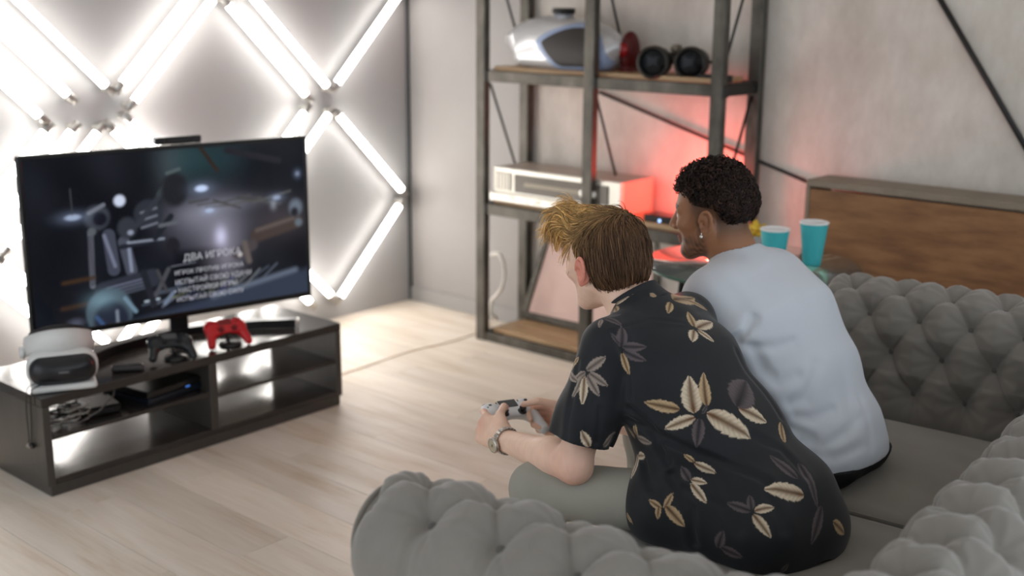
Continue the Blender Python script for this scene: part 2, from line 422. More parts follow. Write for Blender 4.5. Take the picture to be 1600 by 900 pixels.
# ------------------------------------------------------------------ television
M_blk = mat('black_plastic', srgb(20, 20, 21), .28); M_blkm = mat('black_matte', srgb(24, 24, 25), .6)
M_sil = mat('silver_edge', srgb(190, 190, 188), .25, .9)
TVW, TVH = 1.123, .662
tv = thing('television', 'flat television showing a dark game menu on a boomerang foot', 'television', (-3.9, 2.5125, SZ), math.atan2(1.105, .2))
zb = .438-SZ; zc = zb+TVH/2
b = MB(); b.box((0, .004, zc), (TVW, .03, TVH), .006); b.box((0, .034, zc-.06), (TVW*.72, .04, TVH*.66), .014); b.build('housing', M_blkm, tv)
bz = MB()
for sx in (-1, 1): bz.box((sx*(TVW/2-.007), -.013, zc), (.014, .008, TVH), .002)
bz.box((0, -.013, zb+TVH-.007), (TVW-.028, .008, .014), .002); bz.box((0, -.013, zb+.0105), (TVW-.028, .008, .021), .002); bz.build('bezel', M_blk, tv)
MB().box((0, -.002, zb+TVH+.0012), (TVW-.01, .014, .0024), .001).build('top_edge_strip', M_sil, tv)
def screen_picture(U, W):
    "game picture; U, W in 0..1 from the top left"
    asp = TVW/TVH; C = np.zeros(U.shape+(3,)); x = U*asp; y = W
    C += np.array([.010, .011, .014]); n = vnoise(np.stack([x*9, y*9, 0*x], -1).reshape(-1, 3).astype(np.float32), 1., 3).reshape(U.shape)
    C += (n[..., None]*.5+.5)**2*np.array([.008, .009, .012])
    def spot(u, v, ru, rv, col, p=1.): C[...] += np.exp(-(((U-u)/ru)**2+((W-v)/rv)**2)**p)[..., None]*np.array(col)
    def mix(mk, col): C[...] = C*(1-mk[..., None])+mk[..., None]*np.array(col)
    def disc(u, v, ru, rv, col, soft=.12): mix(np.clip((1-np.sqrt(((U-u)/ru)**2+((W-v)/rv)**2))/soft, 0, 1), col)
    def bar(u0, v0, u1, v1, wd, col, soft=.006):
        a = np.array([u0*asp, v0]); d = np.array([u1*asp, v1])-a; t = np.clip(((x-a[0])*d[0]+(y-a[1])*d[1])/(d@d), 0, 1)
        mix(np.clip((wd-np.hypot(x-a[0]-t*d[0], y-a[1]-t*d[1]))/soft+.5, 0, 1), col)
    spot(.55, .06, .09, .14, (.012, .032, .034)); spot(.68, .08, .08, .12, (.006, .018, .02)); spot(.48, .1, .05, .2, (.02, .022, .024))
    bar(.60, 0, .66, .15, .012, (.03, .022, .018)); bar(.7, .03, .9, .12, .02, (.02, .02, .025))
    spot(.62, .45, .13, .16, (.10, .10, .125)); spot(.67, .66, .07, .18, (.13, .12, .145)); spot(.56, .40, .08, .07, (.05, .05, .06)); spot(.72, .36, .12, .05, (.05, .05, .06))
    spot(.66, .56, .022, .06, (.26, .26, .36)); spot(.9, .5, .12, .12, (.03, .024, .026))
    for k in range(9): bar(.55+.03*k, .33+.02*(k % 3), .62+.04*k, .32+.025*(k % 4), .006, (.05+.015*(k % 3),)*3, .012)
    bar(.80, .58, .96, .52, .045, (.055, .042, .038), .02); bar(.80, .55, .95, .50, .012, (.09, .075, .07), .015)
    disc(.96, .43, .035, .07, (.11, .13, .16), .5); disc(.955, .46, .02, .04, (.02, .02, .025), .5); disc(.97, .53, .02, .035, (.10, .12, .14), .5)
    bar(.72, .68, .78, .64, .035, (.06, .052, .055), .02); bar(.75, .62, .765, .74, .018, (.10, .085, .08), .012); disc(.73, .69, .012, .02, (.35, .33, .33), .5)
    # bench floor
    k = np.clip((W-(.985-.17*np.clip((U-.3)/.7, 0, 1)))/.05, 0, 1); mix(k*.9, (.035, .045, .068)); bar(.62, .93, .95, .84, .016, (.10, .12, .16), .03)
    for q in range(14): bar(.36+.035*q, .92-.006*q+.02*(q % 3), .42+.035*q, .91-.010*q, .006, (.05+.02*(q % 4), .06+.02*(q % 4), .08+.025*(q % 3)), .008)
    bar(.44, .93, .50, .82, .012, (.12, .15, .20)); bar(.40, .86, .55, .84, .012, (.05, .06, .08)); bar(.37, .90, .42, .895, .006, (.3, .35, .4))
    # machine on the left
    bar(.20, .45, .195, .76, .016, (.10, .105, .125)); 
    for q in range(22): bar(.19, .47+.0135*q, .206, .465+.0135*q, .003, (.02, .02, .03), .003)
    disc(.225, .36, .05, .085, (.045, .05, .062), .3); disc(.235, .37, .03, .05, (.012, .013, .018), .4); bar(.20, .33, .25, .29, .012, (.12, .13, .155)); disc(.205, .44, .018, .03, (.08, .09, .10), .4)
    bar(.26, .47, .27, .68, .036, (.05, .055, .075)); bar(.245, .47, .275, .66, .010, (.13, .14, .19)); bar(.31, .52, .33, .70, .034, (.06, .065, .085)); bar(.325, .53, .33, .70, .010, (.17, .19, .25))
    disc(.325, .44, .04, .075, (.035, .038, .048), .3); disc(.335, .47, .014, .02, (.2, .22, .28), .5); bar(.30, .55, .40, .54, .014, (.02, .022, .03)); bar(.325, .53, .45, .53, .006, (.20, .22, .27), .01)
    disc(.40, .37, .055, .095, (.03, .033, .042), .2)
    for q in range(3): bar(.375, .36+.045*q, .43, .34+.045*q, .006, (.13, .14, .17), .008)
    bar(.36, .43, .46, .24, .016, (.035, .038, .048)); bar(.44, .26, .50, .13, .012, (.04, .05, .055)); disc(.50, .24, .055, .12, (.02, .021, .025), .3); bar(.475, .14, .52, .12, .01, (.07, .09, .095))
    bar(.42, .52, .48, .40, .018, (.02, .022, .028)); bar(.44, .45, .50, .44, .012, (.09, .095, .11)); disc(.48, .58, .03, .06, (.02, .02, .024), .3)
    bar(.23, .80, .40, .76, .055, (.03, .033, .044), .01)
    for q in range(4): bar(.24, .785+.02*q, .38, .755+.02*q, .004, (.12-.02*q, .13-.02*q, .18-.03*q), .006)
    bar(.37, .72, .40, .92, .02, (.02, .022, .028)); bar(.41, .87, .46, .72, .013, (.06, .062, .07)); bar(.42, .72, .45, .86, .009, (.05, .05, .055)); bar(.10, .72, .2, .71, .01, (.05, .03, .018), .02); bar(.09, .87, .18, .86, .012, (.04, .025, .018), .02)
    # helmet
    disc(.245, .93, .085, .155, (.06, .085, .105), .12); disc(.25, .99, .07, .14, (.022, .026, .04), .25); spot(.22, .85, .05, .05, (.06, .10, .12)); bar(.30, .86, .335, .95, .012, (.12, .18, .23)); bar(.20, .95, .22, 1.0, .012, (.04, .07, .14)); bar(.27, .93, .27, 1., .008, (.16, .18, .22), .012); disc(.13, .965, .04, .04, (.06, .065, .09), .8)
    # lamps
    for u, v, ru, rv, g in ((.147, .345, .034, .022, .34), (.597, .25, .03, .026, .55), (.622, .39, .021, .018, .40), (.885, .355, .02, .018, .30), (.972, .215, .010, .018, .22)):
        spot(u, v, ru*1.5, rv*1.6, (.06, .075, .11)); disc(u, v, ru, rv, (g*.72, g*.85, g*1.15), .5)
    disc(.305, .275, .024, .042, (.42, .46, .56), .4); bar(.146, .33, .145, .18, .003, (.05, .055, .06)); spot(.87, .40, .012, .03, (.12, .13, .15))
    # dark panel under the menu
    mix(np.clip(1.3-np.maximum(np.abs(U-.575)/.095, np.abs(W-.76)/.15)**4, 0, 1)*np.clip((.70-U)/.12, 0, 1)*.55, (.006, .006, .008))
    bar(.47, .708, .56, .70, .0022, (.16, .17, .2)); return np.maximum(C-.006, 0)**1.08*1.35
nu, nv = 380, 226
U, W = np.meshgrid(np.linspace(0, 1, nu), np.linspace(0, 1, nv), indexing='ij')
sw, sh = TVW-.028, TVH-.035
V = np.stack([(U-.5)*sw, np.full_like(U, -.0142), zb+.021+sh*(1-W)], -1).reshape(-1, 3)
ii = np.arange(nu*nv).reshape(nu, nv); Q = np.stack([ii[:-1, 1:], ii[1:, 1:], ii[1:, :-1], ii[:-1, :-1]], -1).reshape(-1, 4)
M_scr = mat('lit_screen', srgb(5, 5, 6), .16, spec=.25, emit=(1, 1, 1, 1), estr=.80)
_nt = M_scr.node_tree; _a = N(_nt, 'ShaderNodeAttribute', attribute_name='Col'); _nt.links.new(_a.outputs['Color'], _nt.nodes['Principled BSDF'].inputs['Emission Color'])
scr = raw('screen', V, Q, M_scr, tv, True, screen_picture(U, W).reshape(-1, 3))
def text_mesh(name, s, size, M, parent, material, align='LEFT'):
    cu = bpy.data.curves.new(name, 'FONT'); cu.body = s; cu.size = size; cu.align_x = align; cu.extrude = .0003
    o = bpy.data.objects.new(name, cu); COL.objects.link(o); dg = bpy.context.evaluated_depsgraph_get(); dg.update()
    me = bpy.data.meshes.new_from_object(o.evaluated_get(dg)); bpy.data.objects.remove(o); me.materials.clear(); me.materials.append(material)
    ob = link(name, me, parent); ob.matrix_local = M; return ob
M_txt = mat('menu_letters', srgb(150, 150, 155), .5, emit=(.80, .84, .95, 1), estr=.26)
for s, u, v, sz in (('ДВА ИГРОКА', .515, .685, .037), ('ИГРОК ПРОТИВ ИГРОКА', .480, .765, .0235), ('ИСПЫТАЙ СВОЮ УДАЧУ', .480, .825, .026), ('• НАСТРОЙКИ ИГРЫ', .475, .878, .026), ('ИСПЫТАЙ СВОЮ СИЛУ', .482, .932, .024)):
    text_mesh('menu_text', s, sz, Matrix.Translation(((u-.5)*sw, -.0148, zb+.021+sh*(1-v))) @ Matrix.Rotation(math.pi/2, 4, 'X'), scr, M_txt)
f = MB(); P = [(-.47, -.155), (-.30, -.035), (-.08, .035), (.08, .035), (.30, -.035), (.44, -.115)]
def arch(P, wd):
    P = np.array(P); out = []
    tt = np.linspace(0, len(P)-1, 40); xs = np.interp(tt, range(len(P)), P[:, 0]); ys = np.interp(tt, range(len(P)), P[:, 1])
    k = np.array([.1, .2, .4, .2, .1]); ys = np.convolve(np.pad(ys, 2, 'edge'), k, 'valid'); xs = np.convolve(np.pad(xs, 2, 'edge'), k, 'valid')
    T = np.gradient(np.stack([xs, ys], 1), axis=0); T /= np.linalg.norm(T, axis=1)[:, None]; nn = np.stack([-T[:, 1], T[:, 0]], 1); c = np.stack([xs, ys], 1)
    return np.concatenate([c-nn*wd, (c+nn*wd)[::-1]])
f.prism(arch(P, .022), .002, .034); ft = f.build('foot', M_blk, tv)
for (x0, y0), (x1, y1) in ((P[0], P[1]), (P[-1], P[-2])):
    a = math.atan2(y1-y0, x1-x0); MB().box((x0, y0, .018), (.008, .045, .030), .002, rotm(rz=a)).build('foot_end_cap', M_sil, ft)
MB().box((0, .03, .07), (.075, .03, .13), .006).build('neck', M_blk, tv)
# camera bar resting on the upper edge of the television
cbm = thing('camera_bar', 'slim black camera bar on top of the television', 'camera', tuple(at(267, 228, X=-3.905)))
cbm.location = (-3.905, 2.545, .438+TVH+.0025); cbm.rotation_euler = (0, 0, math.atan2(1.105, .2))
MB().box((0, .002, .015), (.185, .035, .028), .005).build('body', M_blk, cbm); MB().box((0, .01, .002), (.06, .03, .004), .001).build('stand', M_blkm, cbm)
for xx in (-.05, .05): MB().lathe([(0, .0), (.009, 0), (.009, .003), (.007, .003), (.006, .001), (0, .001)], 16, (xx, -.0155, .015), rotm(rx=math.pi/2)).build('lens', M_blk, cbm)

# ------------------------------------------------------------------ game controllers (one shape, three colours)
def gamepad_sdf():
    it = [(rbox((0, .006, 0), (.052, .032, .0145), .013), .01)]
    for s in (-1, 1):
        it += [(ell((s*.052, .012, 0), (.030, .031, .0175)), .012), (rc((s*.056, .005, -.002), (s*.073, -.060, -.014), .0205, .0150), .014), (rc((s*.048, .038, .004), (s*.062, .034, .004), .0075, .007), .006)]
    it += [(ell((0, -.036, -.016), (.034, .022, .02)), -.012)]
    return blend(*it)
_gv, _gq = nets(gamepad_sdf(), (-.1, -.09, -.05), (.1, .06, .04), .0022); _gv = relax(_gv, _gq, 2)
def gamepad(t, body, dark, mids):
    raw('shell', _gv, _gq, body, t)
    MB().box((0, .024, .0148), (.052, .030, .003), .0012).build('touchpad', mids, t)
    for s in (-1, 1):
        MB().lathe([(.0, .021), (.0065, .0215), (.009, .024), (.0092, .0265), (.0075, .0255), (0, .0235)][::-1], 18, (s*.026, -.012, 0)).lathe([(.0125, .0135), (.011, .0165), (.0, .0165)], 18, (s*.026, -.012, 0)).lathe([(.005, .012), (.0045, .0225)], 12, (s*.026, -.012, 0)).build('thumb_stick', dark, t)
        MB().tube([(s*.045, .040, .003), (s*.064, .036, .003)], .0075, 10).build('trigger', dark, t)
    for dx, dy in ((.011, 0), (-.011, 0), (0, .011), (0, -.011)):
        MB().lathe([(0, .0205), (.0042, .0205), (.005, .019), (.005, .014)], 12, (.053+dx, .014+dy, 0)).build('button', dark, t)
        MB().box((-.053+dx*.8, .014+dy*.8, .0175), (.0085, .0085, .004), .0015).build('direction_key', dark, t)
    for s in (-1, 1): MB().box((s*.032, .030, .0155), (.003, .008, .003), .001).build('small_key', dark, t)
M_pad_red = mat('red_plastic', srgb(190, 22, 30), .32); M_pad_black = mat('pad_black', srgb(24, 28, 32), .3); M_pad_white = mat('pad_white', srgb(222, 224, 226), .38); M_key = mat('key_black', srgb(20, 21, 24), .35); M_key_red = mat('key_dark_red', srgb(120, 12, 18), .35); M_tpad = mat('touchpad_grey', srgb(78, 80, 82), .45)
def place(o, loc, R):
    mw = Matrix.Identity(4)
    for i in range(3):
        for k in range(3): mw[i][k] = R[i][k]
        mw[i][3] = loc[i]
    o.matrix_world = mw; return o
def cols(x, y):
    x = np.array(x, float); x /= np.linalg.norm(x); y = np.array(y, float); y -= x*(y@x); y /= np.linalg.norm(y); return np.stack([x, y, np.cross(x, y)], 1)
rp = thing('game_controller', 'red game controller propped up on the television stand', 'controller', group='game controllers')
gamepad(rp, M_pad_red, M_key_red, M_key_red); place(rp, (-3.700, 2.575, SZ+.062), cols((.25, 1, 0), (-.80, .2, .58)))
bp_ = thing('game_controller', 'black game controller lying beside the red one on the stand', 'controller', group='game controllers')
gamepad(bp_, M_pad_black, M_key, M_tpad); place(bp_, (-3.705, 2.335, SZ+.056), cols((.35, .95, -.05), (-.86, .3, .42)))
for (yy, lb) in ((2.585, 'small dark prop stand under the red controller'), (2.345, 'small dark prop stand under the black controller')):
    k = thing('controller_stand', lb, 'stand', (-3.69, yy, SZ)); MB().lathe([(0, 0), (.045, 0), (.042, .008), (.012, .014), (0, .014)][::1], 20).build('base', M_blk, k); MB().tube([(-.01, 0, .012), (-.02, 0, .034)], [.008, .006], 10).build('post', M_blk, k)
rm = thing('remote_control', 'small dark grey remote lying by the television foot', 'remote', (-3.685, 2.145, SZ), math.radians(-35))
raw('shell', *nets(blend((rbox((0, 0, .012), (.022, .055, .010), .008), .01), (ell((0, .03, .018), (.019, .022, .008)), .008)), (-.04, -.07, -.01), (.04, .07, .04), .0025), mat('remote_grey', srgb(48, 46, 46), .4), rm)
for q in range(4): MB().lathe([(0, .026), (.003, .026), (.004, .022)], 8, (.007*(-1)**q, -.03+.012*q, -.002)).build('button', M_key, rm)

# ------------------------------------------------------------------ VR headset
M_vrw = mat('headset_white', srgb(208, 208, 206), .4); M_vrb = mat('headset_black', srgb(22, 23, 27), .3); M_foam = mat('headset_padding', srgb(40, 37, 36), .75)
vr = thing('vr_headset', 'white and black VR headset on the corner of the television stand', 'headset')
RV = cols((.42, .9, 0), (-.9, .42, 0)); place(vr, (-3.668, 1.895, SZ-.001), RV*1.08)      # local x right, y away from the front, z up
raw('visor', *nets(blend((rbox((0, .03, .066), (.104, .052, .058), .048), .01), (ell((0, .02, .066), (.100, .062, .052)), .02), (ell((0, .085, .075), (.07, .03, .045)), -.02)), (-.13, -.07, -.01), (.13, .12, .15), .004), M_vrw, vr)
vf = raw('front_plate', *nets(blend((rbox((0, .008, .066), (.098, .044, .047), .040), .01), (ell((0, -.005, .066), (.090, .044, .042)), .02), (rbox((0, .08, .07), (.2, .06, .2), .001), -.002)), (-.13, -.08, -.01), (.13, .06, .15), .004), M_vrb, vr)
MB().box((0, -.0500, .068), (.03, .0008, .006), .0002).build('front_emblem', mat('emblem_grey', srgb(95, 95, 98), .4), vf)
raw('lower_rim', *nets(blend((rbox((0, .018, .013), (.097, .056, .011), .0105), .01)), (-.13, -.06, -.01), (.13, .1, .05), .003), M_vrw, vr)
hb = MB(); n = 36; Pp = []
for q in range(n):
    a = 2*math.pi*q/n; Pp.append((.098*math.sin(a), .125+.115*math.cos(a), .112-.040*math.cos(a)))
Pp = np.array(Pp); V = []; F = []
for q in range(n):
    a = 2*math.pi*q/n; hh = .030-.010*math.cos(a); nx, ny = math.sin(a), math.cos(a)
    for (oo, zz) in ((.006, -hh), (.010, 0), (.006, hh), (-.006, hh), (-.008, 0), (-.006, -hh)): V.append(Pp[q]+np.array([nx*oo, ny*oo, zz]))
for q in range(n):
    for k in range(6): F.append((q*6+k, q*6+(k+1) % 6, ((q+1) % n)*6+(k+1) % 6, ((q+1) % n)*6+k))
hb.add(V, F, True); hb.build('headband', M_vrw, vr)
pd = MB(); V2 = [(p-np.array([0, .125, 0]))*np.array([.86, .86, 1])+np.array([0, .125, .010]) for p in np.array(V)]; pd.add(V2, F, True); pd.build('headband_padding', M_foam, vr)
raw('crown_arch', *nets(blend((rbox((0, .06, .138), (.055, .04, .02), .018), .02)), (-.1, 0, .05), (.1, .2, .2), .004), M_vrw, vr)
raw('rear_pad', *nets(blend((ell((0, .215, .085), (.075, .03, .045)), .02)), (-.1, .15, .05), (.1, .3, .25), .005), M_foam, vr)
MB().lathe([(0, .0), (.02, 0), (.021, .01), (.015, .016), (0, .016)], 18, (-.104, .115, .10), rotm(ry=-math.pi/2)).build('adjust_dial', M_vrw, vr)
# earphones hanging down the side of the stand
er = thing('earphones', 'thin earphone wires hanging down the side of the stand', 'earphones')
for q, (x0, x1, zz) in enumerate(((-3.70, -3.72, .165), (-3.668, -3.70, .172))):
    xs = np.linspace(0, 1, 12); P = [(x0+(x1-x0)*t-.004*math.sin(t*6+q), SY0-.005-.004*math.sin(3*t), .37-(.37-zz)*t) for t in xs]
    P = [(x0+.005, SY0+.03, SZ+.035), (x0+.003, SY0+.004, SZ+.028)]+P
    wi = MB().tube(P, .0018, 6).build('wire', M_blk, er); MB().ball((x1, SY0-.008, zz), (.009, .008, .008), 10).tube([(x1+.004, SY0-.008, zz), (x1+.015, SY0-.008, zz-.004)], [.005, .006], 8).build('earbud', mat('earbud', srgb(150, 140, 132), .4) if q == 0 else M_blk, wi)
# console and cables on the left shelf
cs = thing('game_console', 'flat black game console on the left shelf of the stand', 'console', (-3.79, 2.30, ZSL+.007), math.radians(8))
MB().box((0, 0, .014), (.26, .25, .024), .003).build('lower_body', mat('console_dark_blue', srgb(22, 30, 40), .25), cs); MB().box((-.004, 0, .040), (.26, .25, .024), .003).build('upper_body', M_blk, cs); MB().box((.1265, .06, .027), (.003, .02, .004), .001).build('status_light', mat('blue_led', (.02, .05, .2, 1), .3, emit=(.1, .3, 1, 1), estr=.6), cs)
ab = thing('power_adapter', 'black breakout box lying among the cables in the stand', 'adapter', (-3.74, 2.05, ZSL+.007), math.radians(-12)); MB().box((0, 0, .018), (.13, .13, .034), .008).build('box', M_blk, ab); MB().box((.066, .02, .016), (.004, .03, .012), .001).build('socket', M_key, ab)
rnd = random.Random(3)
for q in range(7):
    P = []; c0 = np.array([-3.68-.03*(q % 3), 1.87+.012*q, ZSL+.016]); ph = rnd.uniform(0, 6)
    for k in range(26):
        a = ph+k*.62; r = .028+.010*math.sin(k*.7+q)
        P.append((c0[0]+r*math.cos(a), max(1.822, c0[1]+r*1.1*math.sin(a)), c0[2]+.0028*k*(.6+.1*q)*.8+.004))
    mt_ = (M_blk, mat('cable_grey', srgb(150, 146, 140), .5))[q % 3 == 0]
    tag(MB().tube(P, .0028, 6).build('cable', mt_), ('pale grey' if q % 3 == 0 else 'black')+' coiled cable tangled on the left end of the stand shelf', 'cable', 'cables tangled in the stand')
P = [(-3.655, 1.86, ZSL+.03), (-3.645, 1.93, ZSL+.022), (-3.64, 2.0, ZSL+.045), (-3.645, 2.06, ZSL+.085), (-3.66, 2.075, ZSL+.11)]
tag(MB().tube(P, .003, 8).build('headset_cable', mat('cable_dark_grey', srgb(84, 82, 80), .5)), 'dark grey cable looping below the headset in the stand', 'cable')
P = [(-4.05, 3.10, .004), (-3.93, 3.25, .004), (-3.93, 3.45, .004), (-3.96, 3.75, .004), (-3.93, 4.0, .004), (-3.93, 4.2, .004), (-3.99, 4.40, .004)]
tt = np.linspace(0, 6, 40); P = np.array(P); P = np.stack([np.interp(tt, range(7), P[:, k]) for k in range(3)], 1)
for _ in range(3): P[1:-1] = (P[:-2]+P[1:-1]*2+P[2:])/4
tag(MB().tube(P, .0024, 8).build('floor_cable', mat('cable_beige', srgb(206, 188, 160), .5)), 'thin beige cable lying on the floor between stand and shelf', 'cable')
# ================================================================== metal shelving unit
M_met = mat('worn_metal', srgb(60, 58, 53), .48, .6, col2=srgb(98, 94, 87), scale=14., stretch=(1, 1, .5), bump=.1, bscale=40.)
M_metd = mat('dark_metal', srgb(46, 45, 43), .45, .6)
M_shw = mat('shelf_wood', srgb(150, 118, 84), .5, col2=srgb(186, 158, 122), scale=3., stretch=(1.2, 14, 14), bump=.08, bscale=20.)
YF, YB = 4.185, 4.475; PX = (-3.855, -3.215, -2.570); PWd = .056
sh = thing('shelving_unit', 'tall dark metal shelving unit with wooden boards against the wall', 'shelf')
for xx in PX:
    MB().box((xx, YF, 1.15), (PWd, .040, 2.3), .003).build('post', M_met, sh)
for xx in (PX[0]+.02, PX[2]): MB().box((xx, YB, 1.15), (PWd, .040, 2.3), .003).build('post', M_met, sh)
ZS = ((.0, .042, .052), (.632, .052, .690), (1.262, .050, 1.315), (1.90, .05, 1.955))
for z0, hh, zt in ZS:
    xm, xl = (PX[0]+PX[2])/2, PX[2]-PX[0]
    for xa, xb in ((PX[0], PX[1]), (PX[1], PX[2])):
        MB().box(((xa+xb)/2, YF+.002, z0+hh/2), (xb-xa-PWd-.002, .030, hh), .003).build('rail', M_met, sh)
    MB().box((xm, YB, z0+hh/2), (xl-PWd-.03, .026, hh), .003).build('rail', M_met, sh)
    for xx in (PX[0]+.012, PX[2]): MB().box((xx, (YF+YB)/2, z0+hh/2), (.034, YB-YF-.044, hh), .003).build('side_rail', M_metd, sh)
    MB().box((PX[1], (YF+YB)/2, z0+hh/2), (.03, YB-YF-.044, hh), .003).build('side_rail', M_metd, sh)
    for q in range(2):
        wy = (YB-YF-.05)/2
        b_ = MB().box((0, 0, 0), (xl-.09, wy-.003, .022), .003).build('shelf_plank', M_shw, sh); b_.location = (xm, YF+.024+wy*(q+.5), max(zt-.011, hh+z0-.003+.011)); 
def rod(p, q, r=.006, name='brace'): return MB().tube([p, q], r, 8).build(name, M_metd, sh)
for xx, sgn in ((PX[0]+.03, 1), (PX[2]-.005, -1)):
    for z0, z1 in ((.70, 1.25), (1.33, 1.89)):
        a, b = (YF+.02, YB-.02) if sgn > 0 else (YB-.02, YF+.02)
        rod((xx, a, z1), (xx, b, z0))
rod((PX[1], YF+.03, 1.25), (PX[1], YB-.03, .72)); rod((PX[1], YF+.03, 1.89), (PX[1], YB-.03, 1.35))
for z0 in (.63, 1.26):
    for xx in PX: MB().box((xx+.034, YF-.004, z0+.026), (.012, .034, .052), .003).build('corner_bracket', mat('bracket_black', srgb(22, 22, 22), .5), sh)

# ------------------------------------------------------------------ things on the shelves
ZT = 1.3155; YT = 4.325
tk = thing('fuel_tank', 'silver motorcycle fuel tank with dark side panel on the upper shelf', 'fuel tank')
tx0, tx1 = at(795, 80, Y=YT)[0], at(972, 80, Y=YT)[0]; tc_ = ((tx0+tx1)/2, YT, ZT)
tk.location = tc_; hl = (tx1-tx0)/2
tank = blend((ell((-.06, 0, .135), (hl*.74, .115, .115)), .02), (ell((hl*.35, 0, .12), (hl*.66, .105, .112)), .05), (rbox((hl*.1, 0, .075), (hl*.80, .098, .055), .045), .05), (rc((-hl*.72, 0, .13), (-hl*.93, 0, .14), .05, .03), .05))
raw('tank_body', *nets(tank, (-.5, -.16, -.02), (.5, .16, .3), .006), mat('tank_silver', srgb(206, 206, 208), .3, .35, coat=.3), tk)
ol = [(-.035, .135), (.005, .165), (.12, .205), (.20, .20), (.255, .14), (.285, .055), (.27, .035), (.06, .030), (.02, .06)]
def side_panel(ol, grow, dep, name, m_):
    "thin plate that follows the flank of the tank inside a rounded outline"
    c0 = np.mean(ol, 0); k = np.array([c0+(np.array(p)-c0)*grow for p in ol]); nx = np.roll(k, -1, 0)-k; nn_ = np.stack([nx[:, 1], -nx[:, 0]], 1); nn_ /= np.linalg.norm(nn_, axis=1)[:, None]
    if ((c0-k[0])@nn_[0]) > 0: nn_ = -nn_
    def f(P):
        q = P[:, [0, 2]]; d2 = None
        for p_, n_ in zip(k, nn_):
            e_ = ((q-p_)@n_).astype(np.float32); d2 = e_ if d2 is None else smax(d2, e_, .018)
        return np.maximum(np.maximum(np.maximum(tank(P)-dep, d2), P[:, 1]+.02), -(tank(P)+.012))
    return raw(name, *nets(f, (-.2, -.16, -.02), (.42, .02, .28), .004), m_, tk)
side_panel(ol, 1.22, .004, 'blue_grey_border', mat('tank_blue_grey', srgb(150, 166, 196), .35)); side_panel(ol, 1.0, .009, 'dark_panel', mat('tank_dark', srgb(52, 48, 46), .6, bump=.2, bscale=90.))
MB().lathe([(.045, 0), (.045, .03), (.04, .032)], 22, (.0, 0, .232)).build('filler_neck', mat('filler', srgb(170, 176, 186), .3, .6), tk); MB().lathe([(0, .030), (.050, .030), (.053, .022), (.053, .010), (.048, .004), (0, .004)], 22, (.0, 0, .254)).build('cap', M_blkm, tk)
MB().tube([(-hl*.5, -.06, .004), (hl*.5, -.06, .004)], .006, 8).tube([(-hl*.5, .06, .004), (hl*.5, .06, .004)], .006, 8).build('mount_rail', M_metd, tk)
rdx = thing('red_tail_light', 'dark red lamp housing at the right end of the fuel tank', 'lamp housing'); pz = at(968, 70, Y=YT+.03); rdx.location = (pz[0]+.045, YT+.05, ZT)
raw('housing', *nets(blend((ell((0, 0, .095), (.036, .06, .095)), .02), (rbox((0, 0, .012), (.035, .05, .012), .008), .02)), (-.1, -.1, -.02), (.1, .1, .25), .006), mat('dark_red_plastic', srgb(84, 8, 12), .45), rdx)
MB().lathe([(0, 0), (.03, 0), (.032, .01), (0, .012)], 16, (.0, -.053, .11), rotm(rx=math.pi/2)).build('reflector', mat('reflector_red', srgb(150, 20, 24), .2), rdx)
# binoculars standing with the lenses to the room
bn = thing('binoculars', 'large black binoculars facing the room on the upper shelf', 'binoculars'); pb = at(1042, 122, Y=4.235); bn.location = (pb[0], 4.30, ZT); bn.rotation_euler = (0, 0, math.radians(18))
M_bin = mat('binocular_rubber', srgb(46, 43, 38), .55); M_lens = mat('dark_lens', srgb(6, 9, 14), .12, spec=.25)
for s in (-1, 1):
    brl = MB().lathe([(.062, -.085), (.069, -.080), (.069, -.05), (.062, -.03), (.060, .02), (.045, .05), (.028, .07), (.028, .11), (.0, .11)], 28, (s*.080, 0, .0695), rotm(rx=-math.pi/2)).lathe([(.062, -.085), (.058, -.082), (.056, -.066)], 28, (s*.080, 0, .0695), rotm(rx=-math.pi/2)).build('barrel', M_bin, bn)
    MB().lathe([(.057, -.068), (.04, -.074), (.0, -.077)], 28, (s*.080, 0, .0695), rotm(rx=-math.pi/2)).build('lens', M_lens, brl)
MB().box((0, .01, .085), (.07, .07, .05), .012).build('bridge', M_bin, bn); MB().lathe([(0, .03), (.018, .03), (.018, -.03), (0, -.03)], 16, (0, .0, .125), rotm(rx=math.pi/2)).build('focus_wheel', mat('wheel', srgb(120, 112, 100), .4, .5), bn); MB().box((.152, -.02, .075), (.012, .02, .014), .003).build('strap_lug', M_blkm, bn)
bx = thing('black_box', 'small flat black box behind the right front post of the shelf', 'box'); pq = at(1117, 118, Y=4.26); bx.location = (pq[0], 4.26, ZT); MB().box((0, 0, .014), (.135, .06, .028), .003).build('case', M_blkm, bx); MB().box((0, -.031, .014), (.06, .002, .01), .0006).build('front_slot', M_blk, bx)
# receiver on the middle shelf
ZM = .6905; rx0, rx1 = -3.80, -3.055
rv = thing('stereo_receiver', 'vintage stereo receiver with silver front on the middle shelf', 'receiver', ((rx0+rx1)/2, 4.205, ZM)); RW = rx1-rx0
M_rs = mat('receiver_silver', srgb(214, 210, 200), .3, .5); M_rw_ = mat('receiver_case', srgb(170, 160, 148), .45, var=.06)
MB().box((0, .135, .092), (RW, .23, .156), .004).build('case', M_rw_, rv)
fp = MB().box((0, .010, .092), (RW+.01, .022, .160), .004).build('front_frame', M_rs, rv)
MB().box((.035, -.0035, .105), (RW*.74, .006, .085), .002).build('tuner_window', mat('tuner_dark', srgb(96, 88, 78), .25), rv)
for q in range(5): MB().box((-RW*.47+.020*q, -.006, .108), (.011, .012, .085), .002).build('slider', M_rs, rv)
MB().box((.01, -.008, .105), (RW*.50, .004, .020), .001).build('scale_strip', mat('scale_tan', srgb(150, 140, 122), .35), rv)
MB().box((0, -.012, .033), (RW+.014, .030, .040), .004).build('key_ledge', M_rs, rv)
